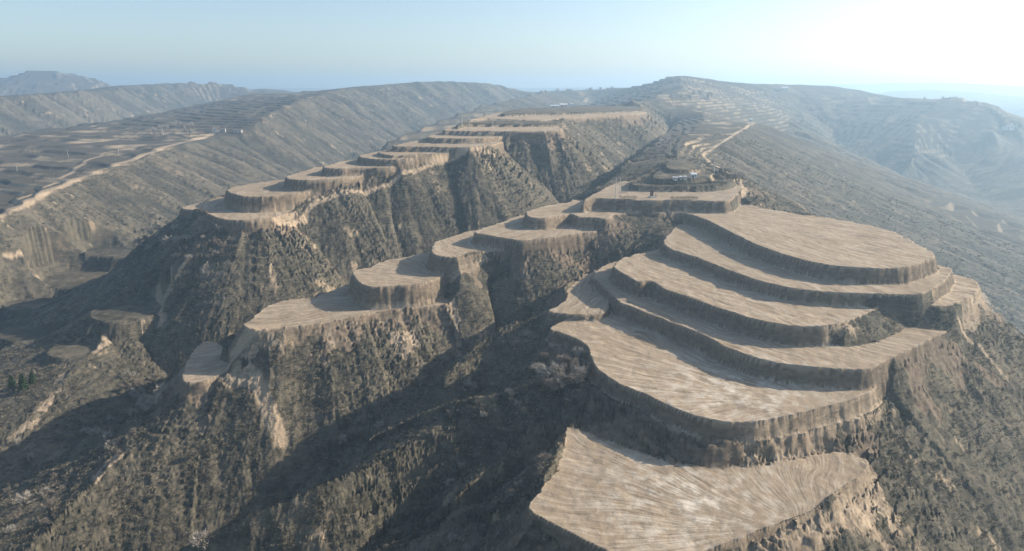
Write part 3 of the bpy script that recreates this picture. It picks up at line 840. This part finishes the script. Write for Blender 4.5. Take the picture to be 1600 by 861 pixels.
BARK = plain('bark_grey', (0.13, 0.11, 0.09))
TWIG = plain('bare_twigs', (0.36, 0.32, 0.27), var=0.3, scale=0.6)
TWIGD = plain('brown_twigs', (0.22, 0.185, 0.15), var=0.3, scale=0.6)
NEEDLE = plain('evergreen_leaf', (0.035, 0.062, 0.022), var=0.4)
GREEN = plain('fresh_green_leaf', (0.075, 0.12, 0.03), var=0.35)
HEDGE = plain('hedge_leaf', (0.035, 0.045, 0.022), var=0.4)
CONC = plain('pole_concrete', (0.50, 0.48, 0.44), var=0.1)
STEEL = plain('grey_steel', (0.22, 0.22, 0.22), var=0.1)
WHITE = plain('white_wash', (0.62, 0.60, 0.56), var=0.06)
GREY = plain('grey_wall', (0.42, 0.38, 0.33), var=0.12)
TILE = plain('grey_tile_roof', (0.16, 0.13, 0.115), var=0.25)
SHEET = plain('pale_sheet_roof', (0.62, 0.66, 0.70), 0.5, var=0.08)
DARK = plain('dark_opening', (0.04, 0.04, 0.045), 0.5, var=0.1)
STONE = plain('reddish_stone', (0.15, 0.085, 0.07), var=0.2)
PALE = plain('pale_stone', (0.52, 0.48, 0.42), var=0.1)


class MB:
    def __init__(s):
        s.v, s.f = [], []
    def tri(s, *p):
        n = len(s.v); s.v += p; s.f.append(tuple(range(n, n + len(p))))
    def tube(s, a, b, ra, rb, n=5, cap=False):
        a, b = np.array(a, float), np.array(b, float)
        d = b - a; d = d / (np.linalg.norm(d) + 1e-9)
        e = np.cross(d, (0, 0, 1) if abs(d[2]) < 0.9 else (1, 0, 0)); e /= np.linalg.norm(e); g = np.cross(d, e)
        k = len(s.v)
        for c, r in ((a, ra), (b, rb)):
            for i in range(n):
                w = 2 * math.pi * i / n
                s.v.append(tuple(c + r * (math.cos(w) * e + math.sin(w) * g)))
        for i in range(n):
            s.f.append((k + i, k + (i + 1) % n, k + n + (i + 1) % n, k + n + i))
        if cap:
            s.f.append(tuple(k + n + i for i in range(n)))
    def box(s, c, sz, top=1.0):
        k = len(s.v); x, y, z = (q_ / 2 for q_ in sz)
        for dz, w in ((-z, 1), (z, top)):
            for sx, sy in ((-1, -1), (1, -1), (1, 1), (-1, 1)):
                s.v.append((c[0] + sx * x * w, c[1] + sy * y * w, c[2] + dz))
        s.f += [(k + 3, k + 2, k + 1, k), (k + 4, k + 5, k + 6, k + 7)] + [(k + i, k + (i + 1) % 4, k + 4 + (i + 1) % 4, k + 4 + i) for i in range(4)]
    def gable(s, c, sx, sy, h):
        k = len(s.v); x, y = sx / 2, sy / 2
        s.v += [(c[0] - x, c[1] - y, c[2]), (c[0] + x, c[1] - y, c[2]), (c[0] + x, c[1] + y, c[2]), (c[0] - x, c[1] + y, c[2]), (c[0] - x, c[1], c[2] + h), (c[0] + x, c[1], c[2] + h)]
        s.f += [(k, k + 1, k + 5, k + 4), (k + 2, k + 3, k + 4, k + 5), (k + 3, k, k + 4), (k + 1, k + 2, k + 5), (k + 3, k + 2, k + 1, k)]
    def mesh(s, name, mat):
        me = bpy.data.meshes.new(name); me.from_pydata([tuple(map(float, p)) for p in s.v], [], s.f); me.update(); me.materials.append(mat)
        return me


def add(name, me, parent=None, loc=(0, 0, 0)):
    o = bpy.data.objects.new(name, me); COL.objects.link(o)
    o.location = loc
    if parent is not None:
        o.parent = parent
    return o


def thing(name, loc, label, cat, group=None, rz=0.0, sc=1.0):
    o = bpy.data.objects.new(name, None); COL.objects.link(o)
    o.empty_display_size = 0.5
    o.location = loc; o.rotation_euler = (0, 0, rz); o.scale = (sc, sc, sc)
    o['label'] = label; o['category'] = cat
    if group:
        o['group'] = group
    return o


def bare_tree_meshes(seed, h, spread, ntw, twig):
    r = random.Random(seed)
    tr, cr = MB(), MB()
    tips = []
    def grow(a, d, L, rad, lev):
        d = d / np.linalg.norm(d)
        b = a + d * L
        tr.tube(a, b, rad, rad * 0.6, 5 if lev == 0 else 3)
        if lev >= 2:
            tips.append((b, d)); tips.append(((a + b) / 2, d)); return
        for _ in range(4 if lev == 0 else 3):
            nd = d * (0.55 if lev == 0 else 0.8) + np.array([r.gauss(0, 1), r.gauss(0, 1), r.gauss(0.25, 0.5)]) * spread
            grow(a + d * L * r.uniform(0.55, 1.0), nd, L * r.uniform(0.55, 0.8), rad * 0.5, lev + 1)
    for _ in range(r.choice((1, 2, 3))):
        grow(np.array([r.uniform(-.2, .2), r.uniform(-.2, .2), -0.3]), np.array([r.gauss(0, .3), r.gauss(0, .3), 1.0]), h * 0.42, h * 0.02, 0)
    for i in range(ntw):
        b, d = r.choice(tips)
        nd = d * 0.6 + np.array([r.gauss(0, .6), r.gauss(0, .6), r.gauss(0.35, .5)]); nd /= np.linalg.norm(nd)
        L = h * r.uniform(0.08, 0.2)
        s_ = np.cross(nd, np.array([r.gauss(0, 1), r.gauss(0, 1), r.gauss(0, 1)])); s_ /= np.linalg.norm(s_) + 1e-9
        w = h * r.uniform(0.008, 0.018)
        o_ = b + np.array([r.gauss(0, .05), r.gauss(0, .05), r.gauss(0, .05)]) * h
        cr.tri(o_ - s_ * w, o_ + s_ * w, o_ + nd * L)
    return tr.mesh('trunk', BARK), cr.mesh('crown', twig)


def leafy_meshes(seed, h, w, n, mat, conical):
    r = random.Random(seed)
    tr, cr = MB(), MB()
    tr.tube((0, 0, -0.3), (0, 0, h * 0.8), h * 0.03, h * 0.008, 6)
    for i in range(n):
        t = r.random() ** (0.8 if conical else 0.6)
        z = h * (0.1 + 0.9 * t)
        rad = w * ((1 - t) ** 0.8 + 0.05 if conical else math.sqrt(max(0.05, 1 - (2 * t - 0.9) ** 2))) * (0.55 + 0.5 * r.random())
        a = r.uniform(0, 6.283) + (0.4 * math.sin(9 * t))
        p_ = np.array([rad * math.cos(a), rad * math.sin(a), z])
        e1 = np.array([r.gauss(0, 1), r.gauss(0, 1), r.gauss(-.3, .7)]); e1 /= np.linalg.norm(e1)
        e2 = np.cross(e1, np.array([r.gauss(0, 1), r.gauss(0, 1), r.gauss(0, 1)])); e2 /= np.linalg.norm(e2) + 1e-9
        k = h * r.uniform(0.03, 0.07)
        cr.tri(p_ - e1 * k, p_ + e2 * k * .6, p_ + e1 * k, p_ - e2 * k * .6)
    return tr.mesh('trunk', BARK), cr.mesh('crown', mat)


TREES = [bare_tree_meshes(100 + i, 5.0, 0.55 + 0.06 * (i % 3), 620, TWIG if i % 2 else TWIGD) for i in range(6)]
POPLARS = [bare_tree_meshes(140 + i, 9.0, 0.22, 420, TWIG) for i in range(2)]
EVERG = [leafy_meshes(160 + i, 6.0, 1.6, 900, NEEDLE, True) for i in range(2)]
DOMES = [leafy_meshes(170 + i, 1.3, 0.75, 260, HEDGE, False) for i in range(2)]
GREENB = leafy_meshes(180, 2.6, 3.4, 900, GREEN, False)


def tree(u, v, size, label, kind=None, meshes=None, group=None, name='bare_tree', cat='tree', base=5.0, sink=0.15, xy=None):
    p_ = hit(u, v) if xy is None else (xy[0], xy[1], float(ground(*xy)))
    ms = meshes[rnd.randrange(len(meshes))] if isinstance(meshes, list) else (meshes or TREES[rnd.randrange(6)])
    t = thing(name, (p_[0], p_[1], p_[2] - sink), label, cat, group, rnd.uniform(0, 6.28), size / base)
    add('trunk', ms[0], t); add('crown', ms[1], t)
    return t


# trees that stand alone
for u, v, sz, lab in [
    (559, 690, 5.2, 'pale bare tree standing alone in the shadowed gully'),
    (538, 694, 3.6, 'small dark bare tree beside the pale lone gully tree'),
    (803, 779, 4.6, 'pale bare bush just below the corner of the lowest big field'),
    (853, 728, 4.4, 'wide pale bush against the bank of the lowest big field'),
    (842, 744, 2.6, 'low pale bush under the wide pale bush by the bank'),
    (702, 760, 2.8, 'reddish brown bush in the shaded hollow'),
    (722, 734, 2.4, 'small brown bush above the reddish bush in the hollow'),
    (311, 853, 4.6, 'bushy pale tree at the foot of the front spur'),
    (704, 848, 2.4, 'small brown bush low in the gully near the bottom edge'),
    (306, 716, 3.4, 'round grey bush on the sunlit scrub slope'),
    (42, 788, 4.6, 'round grey tree low on the left scrub slope'),
    (28, 815, 4.2, 'brown tree near the bottom of the left scrub slope'),
    (78, 795, 3.6, 'brown bush to the right of the round grey tree'),
    (82, 752, 2.8, 'grey bush up the slope from the round grey tree'),
    (230, 452, 5.5, 'round grey tree on the crest of the left ridge nose'),
    (733, 612, 4.5, 'brown tree on the first dark spur'),
    (596, 672, 3.6, 'brown tree beside the shaded spur crest'),
    (735, 565, 3.2, 'small tree under the pale earth streak on the dark spur'),
]:
    tree(u, v, sz, lab)
# groves whose trees look alike
ORD = 'first second third fourth fifth sixth seventh eighth ninth tenth eleventh twelfth thirteenth fourteenth fifteenth sixteenth seventeenth eighteenth nineteenth twentieth twenty-first twenty-second twenty-third twenty-fourth twenty-fifth twenty-sixth twenty-seventh twenty-eighth twenty-ninth thirtieth'.split()


def grove(n, u0, u1, v0, v1, s0, s1, label, group, **kw):
    r = random.Random(len(group) * 7 + n)
    for i, u in enumerate(sorted(r.uniform(u0, u1) for _ in range(n))):
        tree(u, r.uniform(v0, v1), r.uniform(s0, s1), ORD[i] + ' from the left of the ' + label, group=group, **kw)


grove(22, 842, 918, 556, 622, 3.6, 5.6, 'bare grey trees beside the second big field', 'grove beside the second big field')
grove(12, 700, 840, 600, 655, 2.2, 3.4, 'low bushes along the dark spur below the grove', 'bushes on the dark spur')
grove(18, 196, 258, 590, 655, 3.4, 5.4, 'bare trees behind the small lowest terrace', 'grove in the gully behind the lowest terrace')
grove(14, 120, 215, 655, 720, 2.8, 4.4, 'grey bushes in the shadow on the left slope', 'bushes in the left shadow')
grove(20, 262, 352, 362, 412, 3.0, 5.5, 'bare trees under the tip of the middle stepped ridge', 'grove under the middle ridge tip')
grove(16, 190, 262, 352, 392, 3.0, 5.0, 'grey shrubs left of the middle ridge tip', 'shrubs in the left valley')
grove(12, 10, 90, 690, 850, 2.0, 3.2, 'low brown bushes scattered on the left scrub slope', 'bushes on the left scrub slope')
grove(12, 240, 312, 199, 219, 7.0, 11.0, 'slender trees by the plateau houses', 'trees by the plateau houses', meshes=POPLARS, base=9.0)
grove(10, 1120, 1160, 272, 286, 4.0, 7.0, 'bare trees where the earth road bends round the ridge', 'trees at the road bend', sink=0.3)
grove(8, 975, 1012, 262, 292, 3.0, 5.0, 'bare trees on the bank left of the planted terrace', 'trees left of the planted terrace')
grove(9, 1440, 1530, 151, 158, 5.0, 8.0, 'trees on the hazy skyline of the right hill', 'skyline trees of the right hill')
grove(10, 860, 960, 141, 146, 10.0, 16.0, 'trees on the far skyline between the ridges', 'far skyline trees')
grove(10, 1040, 1110, 150, 160, 9.0, 14.0, 'trees on the planted slope below the highest hilltop', 'trees below the hilltop', meshes=POPLARS, base=9.0)
for u, v, sz, lab in [(38, 612, 6.5, 'tall dark evergreen in the left valley shadow'), (20, 606, 5.0, 'shorter dark evergreen left of the tall one'), (52, 600, 4.6, 'small evergreen right of the tall one in the valley')]:
    tree(u, v, sz, lab, meshes=EVERG, name='evergreen_tree', base=6.0)
tree(40, 492, 3.0, 'bright green low bush in the dark left valley', meshes=GREENB, name='green_bush', cat='bush', base=2.6)
# clipped shrubs along the monument terrace
for i, u in enumerate([970, 975.5, 980, 984.5, 989, 993]):
    tree(u, 311.5, 1.6, ['first', 'second', 'third', 'fourth', 'fifth', 'sixth'][i] + ' dark clipped shrub of the row left of the monument', meshes=DOMES, name='clipped_shrub', cat='shrub', group='shrubs left of the monument', base=1.3)
for i in range(12):
    tree(1050 + i * 3.5, 312.0, 1.5, ORD[i] + ' shrub of the row right of the monument, counted from the left', meshes=DOMES, name='clipped_shrub', cat='shrub', group='shrubs right of the monument', base=1.3)
for i in range(30):
    tree(1003 + i * 4.5 + rnd.uniform(-1, 1), 290.5 - 2.0 * abs(i - 15) / 15, 1.3, ORD[i] + ' shrub from the left in the hedge on the planted terrace', meshes=DOMES, name='hedge_shrub', cat='shrub', group='hedge on the planted terrace', base=1.3)

# power poles
def pole_meshes():
    a = MB(); a.tube((0, 0, -0.5), (0, 0, 9), 0.20, 0.12, 8, True)
    b = MB(); b.box((0, 0, 8.5), (2.2, 0.14, 0.14)); c = MB(); c.tube((0, 0, 0), (0, 0, 0.35), 0.07, 0.05, 6, True)
    return a.mesh('pole', CONC), b.mesh('cross_arm', STEEL), c.mesh('insulator', WHITE)


PM = pole_meshes()


def pole(u, v, label, sc=1.0, rz=0.3, group='power poles'):
    p_ = hit(u, v)
    t = thing('power_pole', p_, label, 'power pole', group, rz, sc)
    add('shaft', PM[0], t)
    arm = add('cross_arm', PM[1], t)
    for x in (-1.0, 0.0, 1.0):
        add('insulator', PM[2], arm, (x, 0, 8.57))


pole(961.5, 311, 'tall pale power pole left of the monument', 1.05)
pole(968.5, 306, 'second power pole close behind the tall one by the monument', 0.95)
pole(722, 199, 'leftmost of the power poles on the middle stepped ridge')
pole(733, 204, 'power pole with a small base on the middle stepped ridge', 1.1)
pole(770, 196, 'power pole on the overgrown step of the middle ridge', 1.1)
pole(782, 180, 'power pole beside the dark bank of the middle ridge', 1.1)
pole(1047, 241, 'power pole on the plots behind the sheds', 1.1)
pole(1115, 277, 'power pole right of the white sheds', 0.9)
pole(186, 243, 'power pole on the left plateau above the earth road', 0.9)
pole(27, 268, 'power pole at the left end of the plateau', 0.8)
pole(107, 247, 'power pole between the plateau fields', 0.8)
pole(255, 212, 'power pole among the bare trees of the plateau', 1.0)

# the monument
mp = hit(1018, 309)
mo = thing('monument', mp, 'small dark pointed stone monument on the bare terrace', 'monument', None, 0.2)
b = MB(); b.box((0, 0, 0.15), (2.6, 2.6, 0.5)); b.box((0, 0, 0.6), (1.9, 1.9, 0.4), 0.9); add('plinth', b.mesh('plinth', PALE), mo)
b = MB(); b.box((0, 0, 2.0), (1.3, 1.1, 2.4), 0.75); add('shaft', b.mesh('shaft', STONE), mo)
b = MB(); b.box((0, 0, 3.3), (1.25, 1.05, 0.2)); b.box((0, 0, 4.0), (0.9, 0.8, 1.2), 0.08); add('cap', b.mesh('cap', STONE), mo)
b = MB(); b.box((1.75, -0.4, 0.75), (0.8, 0.3, 1.5), 0.92); add('side_tablet', b.mesh('side_tablet', PALE), mo)


def shed(u, v, sx, sy, h, label, wall, roof, rz=0.0, rh=0.25, cat='shed', name='shed', xy=None):
    p_ = hit(u, v)
    t = thing(name, p_, label, cat, 'small buildings', rz)
    w = MB(); w.box((0, 0, h / 2 - 0.4), (sx, sy, h + 0.8)); add('wall', w.mesh('wall', wall), t)
    g = MB(); g.gable((0, 0, h + 0.003), sx + 0.5, sy + 0.5, max(0.2, sy * rh)); add('roof', g.mesh('roof', roof), t)
    d = MB(); d.box((-sx * 0.2, -sy / 2 - 0.02, h * 0.35), (min(1.0, sx * .25), 0.06, h * 0.7)); add('door', d.mesh('door', DARK), t)
    d = MB(); d.box((sx * 0.22, -sy / 2 - 0.02, h * 0.6), (min(1.2, sx * .25), 0.06, h * 0.3)); add('window', d.mesh('window', DARK), t)


shed(1083, 278, 2.6, 2.2, 1.9, 'largest white shed right of the row on the ridge behind', WHITE, SHEET, 0.1)
shed(1070, 279, 1.2, 1.2, 1.0, 'small white hut left of the largest white shed', WHITE, SHEET)
shed(1063, 279.5, 1.2, 1.2, 1.0, 'second small white hut of the row', WHITE, SHEET, 0.2)
shed(1055, 280, 2.2, 1.1, 0.8, 'low pale hut at the left end of the white row', WHITE, SHEET, -0.2)
shed(336, 206, 5, 4, 3.4, 'white walled house by the end of the plateau road', WHITE, TILE, 0.4, cat='house', name='house')
shed(349, 206, 5, 4, 3, 'grey house beside the white plateau house', GREY, TILE, 0.2, cat='house', name='house')
shed(372, 207, 9, 4, 2.4, 'low tan house at the edge of the plateau slope', PALE, TILE, 0.1, cat='house', name='house')
shed(880, 167, 9, 6, 2.6, 'white roofed barn on top of the middle ridge', WHITE, WHITE, 0.1, cat='barn', name='barn')
shed(893, 165, 7, 6, 4, 'tall white barn on top of the middle ridge', WHITE, SHEET, 0.0, cat='barn', name='barn')
shed(867, 168, 10, 4, 2, 'long low white barn on top of the middle ridge', WHITE, SHEET, 0.05, cat='barn', name='barn')
shed(1225, 141, 14, 8, 5, 'tiny white house on the hazy ridge', WHITE, SHEET, cat='house', name='house')
shed(1173, 190, 4, 4, 3, 'white hut at the top of the pale road', WHITE, SHEET, cat='hut', name='hut')
shed(1575, 203, 14, 8, 6, 'tiny white house on the shoulder of the hazy right hill', WHITE, TILE, cat='house', name='house')

# ------------------------------------------------------------------ scrub and dry grass: uncountable, instanced
def tussock_mesh(name, seed, n, w, h, lean, mat, blade):
    r = random.Random(seed); b = MB()
    for i in range(n):
        a = r.uniform(0, 6.283); q_ = r.random() ** 0.5 * w * 0.55
        o_ = np.array([q_ * math.cos(a), q_ * math.sin(a), -0.06])
        d = np.array([math.cos(a) * lean * r.random(), math.sin(a) * lean * r.random(), 1.0]) * h * r.uniform(0.5, 1.0)
        s_ = np.array([-math.sin(a + r.gauss(0, .8)), math.cos(a + r.gauss(0, .8)), 0]) * blade * r.uniform(.6, 1.2)
        b.tri(o_ - s_, o_ + s_, o_ + s_ * .5 + d, o_ - s_ * .5 + d * .9)
    return b.mesh(name, mat)


def scatter(name, label, src_mesh, pts, scales):
    me = bpy.data.meshes.new(name)
    me.vertices.add(len(pts)); me.vertices.foreach_set('co', np.asarray(pts, np.float32).reshape(-1))
    a = me.attributes.new('size', 'FLOAT', 'POINT'); a.data.foreach_set('value', np.asarray(scales, np.float32))
    a = me.attributes.new('turn', 'FLOAT', 'POINT'); a.data.foreach_set('value', np.random.RandomState(3).rand(len(pts)).astype(np.float32) * 6.283)
    o = add(name, me); o['kind'] = 'stuff'; o['label'] = label
    src = add(name, src_mesh, None, tuple(map(float, pts[0])))
    src['kind'] = 'stuff'; src['label'] = label
    ng = bpy.data.node_groups.new(name, 'GeometryNodeTree')
    ng.interface.new_socket('Geometry', in_out='INPUT', socket_type='NodeSocketGeometry')
    ng.interface.new_socket('Geometry', in_out='OUTPUT', socket_type='NodeSocketGeometry')
    N = ng.nodes
    gi, go = N.new('NodeGroupInput'), N.new('NodeGroupOutput')
    iop = N.new('GeometryNodeInstanceOnPoints'); oi = N.new('GeometryNodeObjectInfo')
    oi.inputs['Object'].default_value = src; oi.transform_space = 'ORIGINAL'
    sz = N.new('GeometryNodeInputNamedAttribute'); sz.data_type = 'FLOAT'; sz.inputs['Name'].default_value = 'size'
    tn = N.new('GeometryNodeInputNamedAttribute'); tn.data_type = 'FLOAT'; tn.inputs['Name'].default_value = 'turn'
    cx = N.new('ShaderNodeCombineXYZ')
    L = ng.links.new
    L(gi.outputs[0], iop.inputs['Points']); L(oi.outputs['Geometry'], iop.inputs['Instance'])
    L(sz.outputs['Attribute'], iop.inputs['Scale']); L(tn.outputs['Attribute'], cx.inputs[2]); L(cx.outputs[0], iop.inputs['Rotation'])
    L(iop.outputs[0], go.inputs[0])
    md = o.modifiers.new('scatter', 'NODES'); md.node_group = ng


rs = np.random.RandomState(17)


def spots(n, rmin, rmax, power=1.0, banks=False):
    """random places on overgrown ground, even per area, a little past both sides of the view"""
    t = rs.uniform(-0.78, 0.78, n)
    r2 = (rmin + (rmax - rmin) * rs.rand(n) ** power)
    x = CX + r2 * np.sin(t); y = CY + r2 * np.cos(t)
    i, j, _ = to_ij(x, y)
    ii, jj = np.clip(np.round(i).astype(int), 0, NV - 1), np.clip(np.round(j).astype(int), 0, NU - 1)
    ok = (BARE[ii, jj] < 0.3) & (ROAD[ii, jj] < 0.3) & (ID[ii, jj] < 0) & (SLF[ii, jj] < 1.6)
    if banks:
        ok = (FACE[ii, jj] > 0.5) & (ID[ii, jj] < 0) & (fbm(x / 7, y / 7, 707, 3) > 0.12 - 0.5 * (BARE[ii, jj] < 0.5))
    dens = fbm(x / 18, y / 18, 91, 3) + 0.5 * noise(x / 4, y / 4, 95)
    ok &= rs.rand(n) < np.clip(0.5 + 0.9 * dens, 0.08, 1) * (1 - 0.8 * FARM[ii, jj])
    x, y, i, j = x[ok], y[ok], i[ok], j[ok]
    return np.c_[x, y, bil(H, i, j)], dens[ok]


GRASS1 = plain('dry_grass', (0.38, 0.32, 0.22), var=0.35, scale=0.3)
GRASS2 = plain('dull_scrub', (0.205, 0.175, 0.125), var=0.4, scale=0.3)
GRASS3 = plain('dark_scrub', (0.095, 0.085, 0.062), var=0.4, scale=0.3)
p_, d_ = spots(110000, 110, 400, 0.8)
scatter('dry_grass', 'pale dry grass tussocks over the near slopes', tussock_mesh('dry_grass', 1, 14, 0.5, 0.55, 0.9, GRASS1, 0.035), p_, rs.uniform(0.45, 1.1, len(p_)))
p_, d_ = spots(150000, 110, 420, 0.9, True)
scatter('bank_weeds', 'dry weeds clinging to the terrace banks', tussock_mesh('bank_weeds', 4, 16, 0.5, 0.4, 1.1, GRASS2, 0.04), p_, rs.uniform(0.4, 1.0, len(p_)))
p_, d_ = spots(100000, 110, 420, 0.8)
scatter('dull_scrub', 'dull brown scrub over the near slopes', tussock_mesh('dull_scrub', 2, 34, 0.75, 0.5, 1.3, GRASS2, 0.04), p_, rs.uniform(0.35, 0.95, len(p_)))
p_, d_ = spots(60000, 110, 700, 0.75)
scatter('dark_scrub', 'dark thorny scrub over all the slopes', tussock_mesh('dark_scrub', 3, 44, 1.0, 0.65, 1.4, GRASS3, 0.05), p_, rs.uniform(0.35, 1.0, len(p_)) * (1 + np.hypot(p_[:, 0], p_[:, 1]) / 2500))
#THINGS_END

# ------------------------------------------------------------------ the air: an even haze round the whole place
def build_haze():
    bx = (-7500, 7500, -300, 6700, -230, 100)
    v = [(x, y, z) for x in bx[:2] for y in bx[2:4] for z in bx[4:]]
    f = [(0, 1, 3, 2), (4, 6, 7, 5), (0, 4, 5, 1), (2, 3, 7, 6), (0, 2, 6, 4), (1, 5, 7, 3)]
    me = bpy.data.meshes.new('haze'); me.from_pydata(v, [], f); me.update()
    m = bpy.data.materials.new('haze_air'); m.use_nodes = True
    nt = m.node_tree; nt.nodes.clear()
    out = nt.nodes.new('ShaderNodeOutputMaterial')
    pv = nt.nodes.new('ShaderNodeVolumePrincipled')
    pv.inputs['Color'].default_value = (0.56, 0.79, 1.0, 1)
    pv.inputs['Density'].default_value = HAZE_DENSITY
    pv.inputs["Anisotropy"].default_value = 0.42
    nt.links.new(pv.outputs[0], out.inputs['Volume'])
    me.materials.append(m)
    o = bpy.data.objects.new('haze', me); COL.objects.link(o)
    o['kind'] = 'stuff'; o['label'] = 'thin bluish haze lying over the whole valley'
    return o


build_haze()
